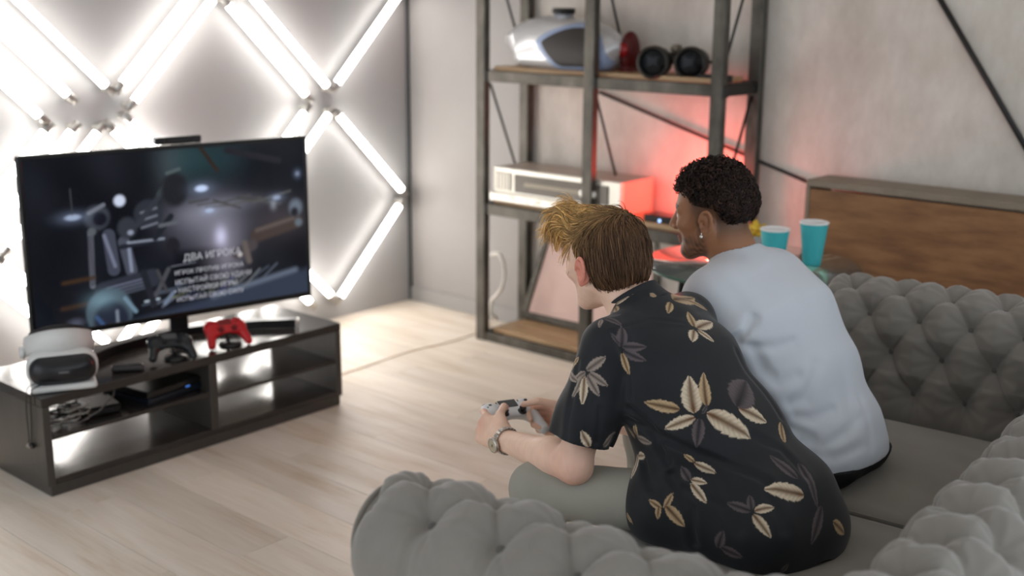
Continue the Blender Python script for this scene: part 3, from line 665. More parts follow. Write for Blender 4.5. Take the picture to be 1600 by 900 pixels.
for q in range(9): MB().box((-RW*.42+q*RW*.105, -.028, .034), (RW*.05, .006, .014), .002).build('push_key', mat('key_white', srgb(225, 222, 214), .4) if q % 2 else M_rs, rv)
for q in range(2): MB().lathe([(0, .022), (.016, .022), (.018, .016), (.018, 0)], 20, (RW*.24+.055*q, -.006, .105), rotm(rx=math.pi/2)).build('knob', mat('knob_silver', srgb(228, 226, 220), .25, .5), rv)
for q in (-1, 1): MB().box((q*RW*.42, .1, .006), (.03, .15, .012), .002).build('foot', M_blkm, rv)
# small device and red lamp
dv = thing('set_top_device', 'small black box device with a blue light beside the receiver', 'device'); pd_ = at(1025, 332, Y=4.24); dv.location = (pd_[0]+.03, 4.29, ZM); MB().box((0, 0, .022), (.19, .10, .04), .004).build('case', M_blk, dv); MB().lathe([(0, .002), (.006, .002), (.007, 0)], 14, (-.01, -.0505, .022), rotm(rx=math.pi/2)).build('status_light', mat('blue_white_led', (.1, .2, .4, 1), .3, emit=(.35, .55, 1, 1), estr=2.), dv)
pl = at(1092, 300, Y=4.385)
lp = thing('red_lamp', 'small round red glowing lamp on the middle shelf behind the dark curls', 'lamp', (pl[0], 4.385, ZM))
MB().lathe([(0, 0), (.05, 0), (.05, .012), (.014, .02), (.012, .07), (0, .07)], 22).build('base', M_blkm, lp)
MB().ball((0, 0, .115), (.045, .045, .048), 20).build('bulb', mat('red_glow', (1, .1, .06, 1), .4, emit=(1., .085, .06, 1), estr=100.), lp)
# leaning frame and white hose on the lowest shelf
ZL = .0645
fr = thing('leaning_frame', 'grey metal picture frame with pinkish panel leaning on the lowest shelf', 'picture frame')
fa = at(822, 497, Z=ZL+.002); R_ = cols((1, .02, 0), (0, .13, 1)); place(fr, (fa[0]-.012, fa[1], ZL+.002), R_)
fw_, fh_, sk = .78, .50, .12
def bar2(a, b, w_): return MB().box(((a[0]+b[0])/2, (a[1]+b[1])/2, 0), (math.hypot(b[0]-a[0], b[1]-a[1])+w_*.6, w_, .022), .003, rotm(rz=math.atan2(b[1]-a[1], b[0]-a[0])))
C4 = [(0, .018), (fw_, .018), (fw_-sk*.3, fh_), (sk, fh_)]
for q in range(4): bar2(C4[q], C4[(q+1) % 4], .034).build('frame_bar', M_met, fr)
MB().prism([C4[0], C4[1], C4[2], C4[3]], -.004, .002).build('panel', mat('pinkish_panel', srgb(214, 182, 172), .35, var=.06, scale=3.), fr)
Pw = [at(x_, y_, Y=4.30) for x_, y_ in ((768, 398), (780, 395), (787, 410), (789, 430), (785, 450), (776, 462), (768, 470))]; Pw = np.array(Pw); tt = np.linspace(0, 6, 30); Pw = np.stack([np.interp(tt, range(7), Pw[:, k]) for k in range(3)], 1)
for _ in range(3): Pw[1:-1] = (Pw[:-2]+Pw[1:-1]*2+Pw[2:])/4
Pw = np.concatenate([Pw, [[Pw[-1][0]-.01, 4.30, ZL+.03], [Pw[-1][0]+.03, 4.31, ZL+.012]]])
tag(MB().tube(Pw, .010, 10).build('white_hose', mat('hose_white', srgb(226, 222, 214), .5)), 'short white hose looped behind the left post of the shelf', 'hose')
# wall cables
for (a, b), lb in (((( 1452, -30), (1640, 295)), 'thick black cable running steeply down the concrete wall'), (((936, 144), (1275, 290)), 'thin black cable crossing the wall behind the shelf')):
    p, q = at(*a, Y=WY-.012), at(*b, Y=WY-.012); tag(MB().tube([p, q], .011 if 'thick' in lb else .007, 8).build('wall_cable', mat('cable_black', srgb(28, 28, 27), .55)), lb, 'cable')
# ------------------------------------------------------------------ wooden chest against the wall
ch = thing('wooden_chest', 'long brown wooden chest with grey edges against the concrete wall', 'chest')
cx0, cx1, cyf, czt = -2.215, -.75, 4.29, .955
M_chw = mat('brown_plank', srgb(104, 70, 42), .55, col2=srgb(150, 108, 70), scale=4.2, stretch=(1.0, 5, 5), bump=.1, bscale=25.); M_chg = mat('grey_edge', srgb(132, 120, 104), .6, var=.12)
MB().box(((cx0+cx1)/2, (cyf+WY-.026)/2+.004, .455), (cx1-cx0-.03, WY-.03-cyf-.012, .87), .002).build('carcass', M_chg, ch)
MB().box(((cx0+cx1)/2, (cyf+WY-.03)/2, czt-.013), (cx1-cx0, WY-.03-cyf, .026), .003).build('lid', M_chg, ch)
for xx in (cx0+.009, cx1-.009): MB().box((xx, (cyf+WY-.03)/2, (czt-.026)/2), (.018, WY-.03-cyf, czt-.027), .002).build('end_board', M_chg, ch)
zz = .01
for hh in (.305, .305, .302):
    o = MB().box((0, 0, 0), (cx1-cx0-.04, .014, hh-.0012), .0012).build('front_plank', M_chw, ch); o.location = ((cx0+cx1)/2, cyf+.006, zz+hh/2); zz += hh
# ------------------------------------------------------------------ round glass table with cups and chips
gx, gy, gz, gr = -2.07, 3.64, .742, .375
gt = thing('glass_table', 'round glass side table with green edge behind the sofa arm', 'table', (gx, gy, 0))
M_gl = mat('table_glass', (.90, .93, .92, 1), .02, trans=.94, ior=1.5); M_gre = mat('glass_edge', srgb(30, 92, 74), .08, trans=.25, coat=.6)
MB().lathe([(0, gz-.010), (gr-.003, gz-.010), (gr-.003, gz), (0, gz)], 72).build('glass_top', M_gl, gt)
MB().lathe([(gr-.003, gz-.010), (gr+.001, gz-.0095), (gr+.003, gz-.005), (gr+.001, gz-.0005), (gr-.003, gz)], 72).build('glass_rim', M_gre, gt)
ring = [(gr*.62*math.cos(a), gr*.62*math.sin(a), gz-.022) for a in np.linspace(0, 2*math.pi, 40, endpoint=False)]; MB().tube(ring, .010, 8, closed=True).build('support_ring', M_metd, gt)
for q in range(4):
    a = q*math.pi/2+.5; MB().tube([(gr*.62*math.cos(a), gr*.62*math.sin(a), gz-.02), (gr*.80*math.cos(a), gr*.80*math.sin(a), .008)], .011, 8).build('leg', M_metd, gt)
M_cup = mat('teal_paper', srgb(62, 176, 182), .5); M_cupi = mat('cup_white', srgb(236, 234, 232), .5)
def cup(loc, hgt, r0, r1, lb):
    t = thing('paper_cup', lb, 'cup', loc, group='teal paper cups on the glass table')
    MB().lathe([(0, .004), (r0, .0), (r0+.0005, .003), (r1, hgt)], 32).build('cup_wall', M_cup, t); MB().lathe([(r1-.0012, hgt-.004), (r1+.002, hgt-.002), (r1+.002, hgt+.002), (r1-.001, hgt+.003), (r1-.0015, hgt-.004), (r0-.002, .008), (0, .008)], 32).build('rim_and_lining', M_cupi, t)
pc = at(1268, 413, Z=gz); cup((pc[0], pc[1], gz), .150, .031, .049, 'tall teal paper cup standing free near the table edge')
pc = at(1208, 414, Z=gz); cup((pc[0], pc[1]+.0, gz), .128, .034, .050, 'teal paper cup half hidden behind the white shirt')
pc = at(1183, 388, Z=gz)
bw = thing('snack_bowl', 'white bowl on the glass table behind the white shirt', 'bowl', (pc[0]-.02, pc[1]+.02, gz)); MB().lathe([(0, .002), (.035, 0), (.04, .004), (.075, .05), (.078, .052), (.072, .05), (.036, .009), (0, .008)], 32).build('bowl_shell', M_cupi, bw)
for q in range(16):
    a = rnd.uniform(0, 6.28); r = rnd.uniform(0, .052); ce = Vector((pc[0]-.02+r*math.cos(a), pc[1]+.02+r*math.sin(a), gz+.052+.008*(q//4)))
    V = []; rr = rnd.uniform(.017, .024); Rq = rotm(rnd.uniform(-.7, .7), rnd.uniform(-.7, .7), rnd.uniform(0, 6))
    for k in range(3):
        for i2 in range(10):
            t = i2*.628; rk = rr*(k+.01)/2; V.append(Rq@np.array([rk*math.cos(t), rk*math.sin(t)*.75, .010*(rk/rr)**2*math.cos(2*t)]))
    V = np.array(V); V = np.concatenate([V, V-np.array([0, 0, .0016])]); F = []
    for k in range(2):
        for i2 in range(10): F += [(k*10+i2, (k+1)*10+i2, (k+1)*10+(i2+1) % 10, k*10+(i2+1) % 10), (30+k*10+(i2+1) % 10, 30+(k+1)*10+(i2+1) % 10, 30+(k+1)*10+i2, 30+k*10+i2)]
    F += [(20+i2, 50+i2, 50+(i2+1) % 10, 20+(i2+1) % 10) for i2 in range(10)]
    o = MB().add(V, F, True).build('potato_chip', bpy.data.materials.get('chip_yellow') or mat('chip_yellow', srgb(226, 190, 64), .5, var=.12, scale=60.)); o.location = ce
    tag(o, 'curved yellow potato chip heaped in the white bowl', 'chip', 'potato chips in the bowl')

# ================================================================== tufted sofa
SROT = math.radians(4.0)
M_vel = mat('grey_velvet', srgb(124, 119, 112), .78, var=.07, scale=7., sheen=.35, bump=.06, bscale=500., bdist=.001)
M_vel2 = mat('grey_velvet_seat', srgb(122, 116, 108), .8, var=.10, scale=5., sheen=.35, bump=.06, bscale=500., bdist=.001)
so = thing('tufted_sofa', 'grey velvet tufted sofa with rolled arms under the two players', 'sofa', (0, 0, 0), SROT)
XB, YN, YFa, XF, RHO = -.617, 1.585, 3.38, -1.39, .10
Z0, RCz, RR = .38, .703, .120
DT, DS, T1, TN = .112, .150, .120, 5
def profile(t):
    "arc length -> (outward n, z, normal n, normal z) of the arm section"
    a0 = .305; a1 = a0+RR*math.pi*1.12; n = np.zeros_like(t); z = np.zeros_like(t); nn = np.zeros_like(t); nz = np.zeros_like(t)
    k = t < a0; n[k] = .018*(1-t[k]/a0); z[k] = Z0+t[k]*(RCz-Z0)/a0; nn[k] = -1
    k = (t >= a0) & (t < a1); th = (t[k]-a0)/RR; n[k] = RR-RR*np.cos(th); z[k] = RCz+RR*np.sin(th); nn[k] = -np.cos(th); nz[k] = np.sin(th)
    k = t >= a1; the = math.pi*1.12; ne, ze = RR-RR*math.cos(the), RCz+RR*math.sin(the); u = t[k]-a1; s1 = np.clip(u/.10, 0, 1)
    n[k] = ne-.028*s1*(2-s1); z[k] = ze-u*.98; nn[k] = 1.; return n, z, nn, nz
segs = [(YN, 'near'), ]
Ls = [(XB-RHO)-XF, RHO*math.pi/2, (YFa-RHO)-(YN+RHO), RHO*math.pi/2, (XB-RHO)-XF]
SC = RHO+.10
Leff = [Ls[0], SC*math.pi/2, Ls[2], SC*math.pi/2, Ls[4]]; LT = sum(Leff); nds = round(LT/DS); DS = LT/nds
def path(s):
    s = np.asarray(s, float); P = np.zeros((len(s), 2)); Nn = np.zeros((len(s), 2)); c = np.cumsum([0]+Leff)
    k = s < c[1]; P[k] = np.stack([XF+s[k], np.full(k.sum(), YN)], 1); Nn[k] = (0, -1)
    k = (s >= c[1]) & (s < c[2]); a = (s[k]-c[1])/SC-math.pi/2; P[k] = np.stack([XB-RHO+RHO*np.cos(a), YN+RHO+RHO*np.sin(a)], 1); Nn[k] = np.stack([np.cos(a), np.sin(a)], 1)
    k = (s >= c[2]) & (s < c[3]); P[k] = np.stack([np.full(k.sum(), XB), YN+RHO+s[k]-c[2]], 1); Nn[k] = (1, 0)
    k = (s >= c[3]) & (s < c[4]); a = (s[k]-c[3])/SC; P[k] = np.stack([XB-RHO+RHO*np.cos(a), YFa-RHO+RHO*np.sin(a)], 1); Nn[k] = np.stack([np.cos(a), np.sin(a)], 1)
    k = s >= c[4]; P[k] = np.stack([XB-RHO-(s[k]-c[4]), np.full(k.sum(), YFa)], 1); Nn[k] = (0, 1); return P, Nn
TE = .305+RR*math.pi*1.12+.545
def puff(s, t):
    j = (t-T1)/DT; jc = np.clip(j, 0, TN-1); ph = .5*((TN-1) % 2)
    a = s/DS+jc/2; b = s/DS-jc/2
    q = np.sqrt(np.abs(np.sin(math.pi*a)*np.sin(math.pi*b))+1e-9)
    below = np.clip(-j, 0, 1.5); above = np.clip(j-(TN-1), 0, 9)
    sofa_t = np.clip((t-.72)/.14, 0, 1)
    h = .012*np.clip(q, 0, 1)**1.0*(1-.55*np.clip(below, 0, 1))*np.clip(1-above*.36, 0, 1)*(1-sofa_t)
    # deep dimples at the buttons, sharper folds between them
    jr = np.clip(np.round(j), 0, TN-1); sr = np.round(s/DS-(jr % 2)/2)+(jr % 2)/2; dist2 = ((s-sr*DS)/.040)**2+((j-jr)*DT/.040)**2
    h = h-.032*np.exp(-dist2**.75)
    da = np.abs(a-np.round(a)); db = np.abs(b-np.round(b)); fold = np.maximum(np.exp(-da/.075), np.exp(-db/.075))
    ang = np.arctan2((j-jr)*DT, s-sr*DS); wr = np.cos(ang*9+sr*2.3+jr)*np.exp(-dist2*.22)*(1-np.exp(-dist2*2))*.0022+np.cos(ang*17+sr)*np.exp(-dist2*.15)*(1-np.exp(-dist2))*.0009
    dsb = s-sr*DS; wr = wr+.0030*np.cos(dsb*2*math.pi/.017)*np.exp(-(dsb/.034)**2)*np.exp(-above*.8)*np.clip(above*3, 0, 1)
    h = h-.0060*fold*np.clip(1-above*.5, 0, 1)*(1-sofa_t)+wr*(1-sofa_t)+.0025*np.sin(s*11+2*np.sin(t*9))*(1-sofa_t)
    return h
s_ = np.linspace(0, LT, int(LT/.0055)); t_ = np.concatenate([np.linspace(0, .86, 158), np.linspace(.875, TE, 18)])
S_, T_ = np.meshgrid(s_, t_, indexing='ij'); n0, z0, nn, nz = profile(T_.ravel()); h = puff(S_.ravel(), T_.ravel())
# round the arm fronts: pull the section inwards near both ends
e = np.minimum(S_.ravel(), LT-S_.ravel()); er_ = np.clip(1-e/.05, 0, 1); h = h-(1-np.sqrt(np.clip(1-er_**2, 0, 1)))*.035
Pp, Nn = path(S_.ravel()); nnn = n0+nn*h; zz = z0+nz*h
V = np.stack([Pp[:, 0]+Nn[:, 0]*nnn, Pp[:, 1]+Nn[:, 1]*nnn, zz], 1); ns, nt_ = len(s_), len(t_)
ii = np.arange(ns*nt_).reshape(ns, nt_); Q = np.stack([ii[:-1, :-1], ii[:-1, 1:], ii[1:, 1:], ii[1:, :-1]], -1).reshape(-1, 4)
raw('tufted_shell', V, Q, M_vel, so)
M_btn = mat('velvet_button', srgb(92, 90, 86), .8, sheen=.3)
bm_ = MB().lathe([(0, .005), (.006, .0045), (.0105, .001), (.011, -.003)], 12).build('button', M_btn, so); first = True
for jj in range(TN):
    for k in range(nds+1):
        s0 = (k+(jj % 2)/2)*DS
        if not .03 < s0 < LT-.03: continue
        sa, ta = np.array([s0]), np.array([T1+jj*DT]); n1, z1, an, az = profile(ta); hh = puff(sa, ta)+.0035; P1, N1 = path(sa); nrm = np.array([N1[0, 0]*an[0], N1[0, 1]*an[0], az[0]])
        o = bm_ if first else bm_.copy()
        if not first: COL.objects.link(o)
        first = False
        q = Vector(nrm).to_track_quat('Z', 'Y'); o.rotation_mode = 'QUATERNION'; o.rotation_quaternion = q
        k1 = n1[0]+an[0]*hh[0]; o.location = (P1[0, 0]+N1[0, 0]*k1, P1[0, 1]+N1[0, 1]*k1, z1[0]+az[0]*hh[0])
# arm fronts: flat scroll panels with piping
tp = np.concatenate([np.linspace(0, .305, 4), np.linspace(.32, .305+RR*math.pi*1.12, 26), np.linspace(.72, TE, 5)]); n1, z1, an, az = profile(tp)
for yy, sg in ((YN, -1), (YFa, 1)):
    ol2 = [((a-b_*.034), (c-d_*.034)) for a, c, b_, d_ in zip(n1, z1, an, az)]
    fp_ = MB(); V = [(XF-.002, yy+sg*a, c) for a, c in ol2]+[(XF+.03, yy+sg*a, c) for a, c in ol2]; k = len(ol2)
    fp_.add(V, [tuple(range(k)), tuple(range(k, 2*k))[::-1]]+[(i, (i+1) % k, k+(i+1) % k, k+i) for i in range(k)]); pan = fp_.build('arm_front', M_vel, so)
    MB().tube([(XF-.003, yy+sg*a, c) for a, c in ol2], .006, 8).build('piping', M_vel2, pan)
# seat, base and feet
def cushion(name, x0, x1, y0, y1, z0, z1):
    c = ((x0+x1)/2, (y0+y1)/2, (z0+z1)/2); hx, hy, hz = (x1-x0)/2, (y1-y0)/2, (z1-z0)/2; g = rbox(c, (hx, hy, hz), .035)
    f = lambda P: g(P)-.022*np.clip(1-((P[:, 0]-c[0])/hx)**2, 0, 1)*np.clip(1-((P[:, 1]-c[1])/hy)**2, 0, 1)*(P[:, 2] > c[2])+.0022*vnoise(P, 26., 5)
    o = lump(name, f, (x0-.04, y0-.04, z0-.04), (x1+.04, y1+.04, z1+.06), .009, M_vel2, so, 2)
    pp = [(x0+.01, y0+.012, z1-.012), (x1-.006, y0+.006, z1-.010), (x1-.006, y1-.006, z1-.010), (x0+.01, y1-.012, z1-.012)]
    MB().tube(pp+[pp[0]], .0055, 8).build('piping', M_vel, o)
    return o
YS = 2.66
cushion('seat_cushion', -1.40, XB-.005, YS+.003, YFa-.004, .30, .435); cushion('seat_cushion', -1.40, XB-.005, YN+.004, YS-.003, .30, .435)
MB().box((-1.01, (YN+YFa)/2, .19), (.74, YFa-YN+.2, .22), .01).build('base', M_vel2, so)
for xx in (-1.30, -.62):
    for yy in (YN-.06, YFa+.06): MB().lathe([(.02, 0), (.03, .02), (.034, .05), (.028, .082), (0, .082)], 16, (xx, yy, 0)).build('foot', mat('foot_wood', srgb(52, 36, 26), .4), so)
# ================================================================== people
def unit(v): v = np.array(v, float); return v/np.linalg.norm(v)
def near_only(f, c, r, m=.05):
    "evaluate f only close to its bounding ball"
    c = np.array(c, np.float32)
    def g(P):
        d = np.linalg.norm(P-c, axis=1)-r; out = (d+.02).astype(np.float32); k = d < m
        if k.any(): out[k] = f(P[k])
        return out
    return g
def frame(O, fwd, up=(0, 0, 1)):
    "head frame: columns forward, left, up"
    f = unit(fwd); u = np.array(up, float); u = unit(u-f*(u@f)); return np.array(O, float), np.stack([f, np.cross(u, f), u], 1)
def to_local(P, O, R, s): return (((P-O.astype(np.float32))@R.astype(np.float32))/s).astype(np.float32)
def localised(g, O, R, s):
    return lambda P: g(to_local(P, O, R, s))*s
def head_sdf(jaw=1., nose=1., lips=1.):
    it = [(ell((-.010, 0, .030), (.100, .077, .083)), .02), (ell((.030, 0, -.02), (.062, .062, .085)), .03),
          (ell((.040, 0, -.086), (.042, .042*jaw, .030)), .03), (ell((.072, 0, -.104), (.022, .024*jaw, .020)), .02)]
    for s in (-1, 1):
        it += [(rc((-.002, s*.054*jaw, -.058), (.062, s*.018, -.106), .017, .013), .022), (ell((.060, s*.043, -.028), (.024, .022, .020)), .02), (rc((.083, s*.012, .012), (.070, s*.046, .012), .013, .011), .014)]
        it += [(ell((.098, s*.031, -.006), (.018, .017, .011)), -.010), (ell((.076, s*.032, -.007), (.0125, .0135, .0125)), .003)]
    it += [(rc((.090, 0, .004), (.110*nose, 0, -.034), .009, .0115), .012), (ell((.100, -.012, -.040), (.011, .009, .008)), .007), (ell((.100, .012, -.040), (.011, .009, .008)), .007),
           (ell((.091, 0, -.066), (.010, .022, .0055*lips)), .006), (ell((.088, 0, -.0775), (.010, .020, .0065*lips)), .006), (rc((.099, -.018, -.0715), (.099, .018, -.0715), .0022, .0022), -.003)]
    for s in (-1, 1):
        Re = rotm(0, .20, s*.42)
        ear = blend((ell((-.008, s*.080, -.024), (.019, .0065, .031), Re), .004))
        it += [(ear, .006)]
        # rim, bowl, lobe
        rimp = [(-.008+.017*math.cos(a)-.004*math.sin(a), s*(.085+.004*math.cos(a-2.6)), -.020+.028*math.sin(a)) for a in np.linspace(.1, 4.4, 12)]
        it += [(rc(rimp[k], rimp[k+1], .0042, .0042), .0035) for k in range(11)]
        it += [(ell((.0, s*.088, -.026), (.008, .008, .013)), -.004), (ell((-.002, s*.080, -.050), (.0085, .0055, .0095)), .006), (ell((.006, s*.079, -.028), (.005, .005, .008)), .004)]
    return blend(*it)
def hand_sdf(W, x, d, thumb_side, tip, flex, spread=1., sc_=1.):
    "W wrist, x towards the knuckles, d back of the hand, thumb_side, tip = where the thumb pad rests; flex: per finger joint angles"
    x = unit(x); d = np.array(d, float); d = unit(d-x*(d@x)); y = unit(np.array(thumb_side)-x*(np.array(thumb_side)@x)-d*(np.array(thumb_side)@d)); W = np.array(W, float)
    p = lambda a, b, c: W+sc_*(a*x+b*y+c*d)
    base = [(.088, .026), (.092, .0065), (.087, -.0135), (.078, -.032)]; ln = [(.043, .026, .020), (.047, .030, .021), (.044, .028, .021), (.034, .021, .019)]
    palm = [(rc(p(-.01, 0, 0), p(.02, 0, 0), .025, .026, 1.), .02)]
    for (a, b) in base: palm.append((rc(p(.012, b*.55, -.002), p(a, b, 0), .0165, .0115), .014))
    palm += [(rc(p(.018, .018, -.012), p(.052, .036, -.012), .019, .013), .016), (rc(p(.018, -.022, -.010), p(.060, -.026, -.008), .016, .013), .014)]
    fs = []
    for (a, b), l, fx in zip(base, ln, flex):
        q = p(a, b, 0); ang = 0; ch = []; r = .0100
        for k in range(3):
            ang += math.radians(fx[k]); dr = math.cos(ang)*x-math.sin(ang)*d+y*b*spread*(.8-.5*k); q2 = q+unit(dr)*l[k]*sc_; r2 = (.0090, .0082, .0072)[k]; ch.append((rc(q, q2, r, r2), .003)); q, r = q2, r2
        fs.append(blend(*ch))
    t0, t1 = p(.030, .030, -.008), p(.056, .048, -.010); tip = np.array(tip, float); t2 = (t1*.45+tip*.55)+sc_*(.010*y+.004*d)
    th = blend((rc(t0, t1, .0150, .0118), .004), (rc(t1, t2, .0112, .0098), .004), (rc(t2, tip, .0098, .0080), .004))
    def f(P):
        h = blend(*palm)(P); g = np.minimum.reduce([q(P) for q in fs]); h = smin(h, g, .006); return smin(h, th(P), .006)
    return near_only(f, p(.06, 0, 0), .13)
def trace(f, x, y):
    dr = unit(FW*F_PX+RT*(x-800)+DN*(y-450)); t = 1.6
    for _ in range(160):
        d = float(f((CAM0+dr*t)[None].astype(np.float32))[0])
        if d < .0006: return CAM0+dr*t
        t += max(d*.7, .0006)
        if t > 5: return None
    return None
def folds(P, ax, seed, amp):
    ax = unit(ax); lat = np.array([0, 1, 0]); nr = np.cross(ax, lat)
    q = np.stack([P@ax*5, P@lat*13, P@nr*13], 1).astype(np.float32); q2 = np.stack([P@ax*16, P@lat*9, P@nr*9], 1).astype(np.float32)
    a = vnoise(q, 1., seed); b = vnoise(q2, 1.2, seed+1); return amp*((1-np.abs(a)*2.2)*.6+b*.8)
def strands(P0, D0, capf, n_seg, step, lift, radius, pull, curl=None, cols_=None, name='hair', material=None, parent=None):
    n = len(P0); P = P0.copy(); D = D0.copy(); pts = [P.copy()]
    for k in range(n_seg):
        D = curl(P, D, k) if curl else D
        P = P+D*step[:, None]; d = capf(P); G = grad(capf, P); need = lift*(k+1)/n_seg+.001-d; P = P+G*np.clip(need, -pull, None)[:, None]
        nd = P-pts[-1]; D = nd/(np.linalg.norm(nd, axis=1)[:, None]+1e-9); pts.append(P.copy())
    pts = np.stack(pts, 1); m_ = n_seg+1; T = np.gradient(pts, axis=1); T /= np.linalg.norm(T, axis=2)[..., None]+1e-9
    ref = np.random.normal(size=(n, 1, 3)); u = np.cross(T, ref); u /= np.linalg.norm(u, axis=2)[..., None]+1e-9; v = np.cross(T, u)
    rad = radius*(1-.75*(np.arange(m_)/n_seg)**2)[None, :, None]; V = np.stack([pts+rad*(math.cos(a)*u+math.sin(a)*v) for a in (0, 2.094, 4.189)], 2)
    ii = np.arange(n*m_*3).reshape(n, m_, 3); F = np.stack([np.stack([ii[:, :-1, k], ii[:, :-1, (k+1) % 3], ii[:, 1:, (k+1) % 3], ii[:, 1:, k]], -1) for k in range(3)], 2).reshape(-1, 4)
    C = np.repeat(cols_, m_*3, 0) if cols_ is not None else None
    return raw(name, V.reshape(-1, 3), F, material, parent, True, C)
def sm(x, a, b): t = np.clip((x-a)/(b-a), 0, 1); return t*t*(3-2*t)
def lin(r, g, b): return np.array(srgb(r, g, b)[:3])
M_skin = mat('skin', (.6, .4, .3, 1), .48, attr='Col', sss=.12, bump=.05, bscale=420., bdist=.0006)
M_hair = mat('hair', (.3, .2, .1, 1), .5, attr='Col', spec=.3)
M_shirt = mat('printed_shirt', (.02, .02, .02, 1), .62, attr='Col', sheen=.12, spec=.3, bump=.05, bscale=700., bdist=.0006)
M_tee = mat('white_cotton', srgb(198, 203, 211), .8, sheen=.1, bump=.08, bscale=600., bdist=.0008)
M_pant = mat('grey_trousers', srgb(150, 147, 136), .75, bump=.08, bscale=500., bdist=.0008, var=.05); M_pantb = mat('black_trousers', srgb(20, 20, 22), .8)
M_shoe = mat('shoe_white', srgb(214, 210, 204), .55); M_sole = mat('shoe_sole', srgb(236, 234, 228), .6); M_shoeb = mat('shoe_black', srgb(30, 30, 32), .55)

# ------------------------------------------------------------------ white controller in the near player's hands
CC = np.array([-1.977, 2.256, .574]); Rc = cols((.36, .93, -.03), (-.86, .36, .34))
wc = thing('game_controller', 'white game controller held by the blond player', 'controller', group='game controllers')
gamepad(wc, M_pad_white, M_key, M_tpad); place(wc, CC, Rc)
cp = lambda a, b, c: CC+Rc@np.array([a, b, c])

# ------------------------------------------------------------------ near player
def legs(hips, knees, ankles, r, name, material, parent, lo, hi, extra=(), waist=(9., 9.)):
    it = list(extra)
    for h_, k_, a_ in zip(hips, knees, ankles): it += [(rc(h_, k_, r[0], r[1]), .04), (rc(k_, a_, r[1]*.97, r[2]), .02)]
    f = blend(*it); fd = lambda P: f(P)+.0035*vnoise(np.stack([P[:, 0]*30, P[:, 1]*30, P[:, 2]*30], 1).astype(np.float32), 1., 9)*sm(P[:, 2], .1, .3)
    fd2 = lambda P: np.maximum(np.maximum(fd(P), .105-P[:, 2]), np.where(P[:, 0] > waist[0], np.minimum(P[:, 2]-waist[1], (P[:, 0]-waist[0])*1.5), -1.))
    return fd2, lump(name, fd2, lo, hi, .006, material, parent, 2)
def shoe(a, parent, mt, yaw=0.):
    c, s_ = math.cos(yaw), math.sin(yaw); d = np.array([-c, s_, 0]); a = np.array([a[0], a[1], 0]); q = lambda u, z: a+d*u+np.array([0, 0, z])
    f = blend((rc(q(-.02, .06), q(.0, .11), .045, .046), .03), (rc(q(-.035, .045), q(.16, .042), .038, .036), .03)); g = lambda P: np.maximum(f(P), .022-P[:, 2])
    o = lump('shoe', g, a+(-.28, -.2, 0), a+(.2, .2, .2), .006, mt, parent)
    s2 = blend((rc(q(-.04, .014), q(.17, .014), .046, .044), .02)); g2 = lambda P: np.maximum(np.maximum(s2(P), P[:, 2]-.026), .001-P[:, 2])
    lump('sole', g2, a+(-.28, -.2, -.02), a+(.2, .2, .06), .006, M_sole, o, 1)
near = thing('person', 'person in dark leaf-print shirt and grey trousers leaning forward with a white controller', 'person', (-1.2, 2.3, 0))
near.location = (0, 0, 0)
YM = 2.30
HO, HR = frame((-1.715, 2.305, 1.030), (-.97, .20, -.16)); HS = 1.05
headN = localised(head_sdf(.95, 1., 1.), HO, HR, HS)
EL, WL, SL = np.array([-1.597, 2.045, .597]), np.array([-1.893, 2.134, .556]), np.array([-1.575, 2.125, .862])
ER, WR, SR = np.array([-1.61, 2.480, .590]), np.array([-1.842, 2.378, .558]), np.array([-1.575, 2.465, .862])
hl_x = np.array([-1.995, 2.150, .572])-WL; hr_x = cp(.094, .0, -.004)-WR
handL = hand_sdf(WL, hl_x, (-.30, -.85, .42), (0, .1, 1), cp(-.026, -.012, .034), [(30, 62, 40), (48, 75, 45), (52, 78, 45), (55, 80, 45)])
handR = hand_sdf(WR, hr_x, (.35, .85, .30), (0, -.1, 1), cp(.026, -.010, .034), [(30, 62, 40), (50, 75, 45), (54, 78, 45), (58, 80, 45)])
limbN = [(rc((-1.44, YM, .75), (-1.58, YM, .875), .085, .07, .6), .03), (rc((-1.585, YM, .88), (-1.680, YM+.003, .985), .066, .058), .05)]
for S_0, E_0, W_0, hd in ((SL, EL, WL, handL), (SR, ER, WR, handR)):
    S_, E_, W_ = S_0, E_0, W_0; a_ = unit(W_-E_)
    limbN += [(rc((-1.55, YM, .85), S_, .05, .040), .02), (rc(S_, E_, .040, .042), .012), (rc(E_, E_+a_*.10, .043, .0445), .012), (rc(E_+a_*.08, W_, .0445, .0275), .02), (ell(E_-unit(S_-E_)*.004-a_*.012, (.034, .032, .034)), .02), (hd, .012)]
bodyN = blend(*(limbN+[(near_only(headN, HO, .17), .022)]))
hairmaskN = lambda q: None
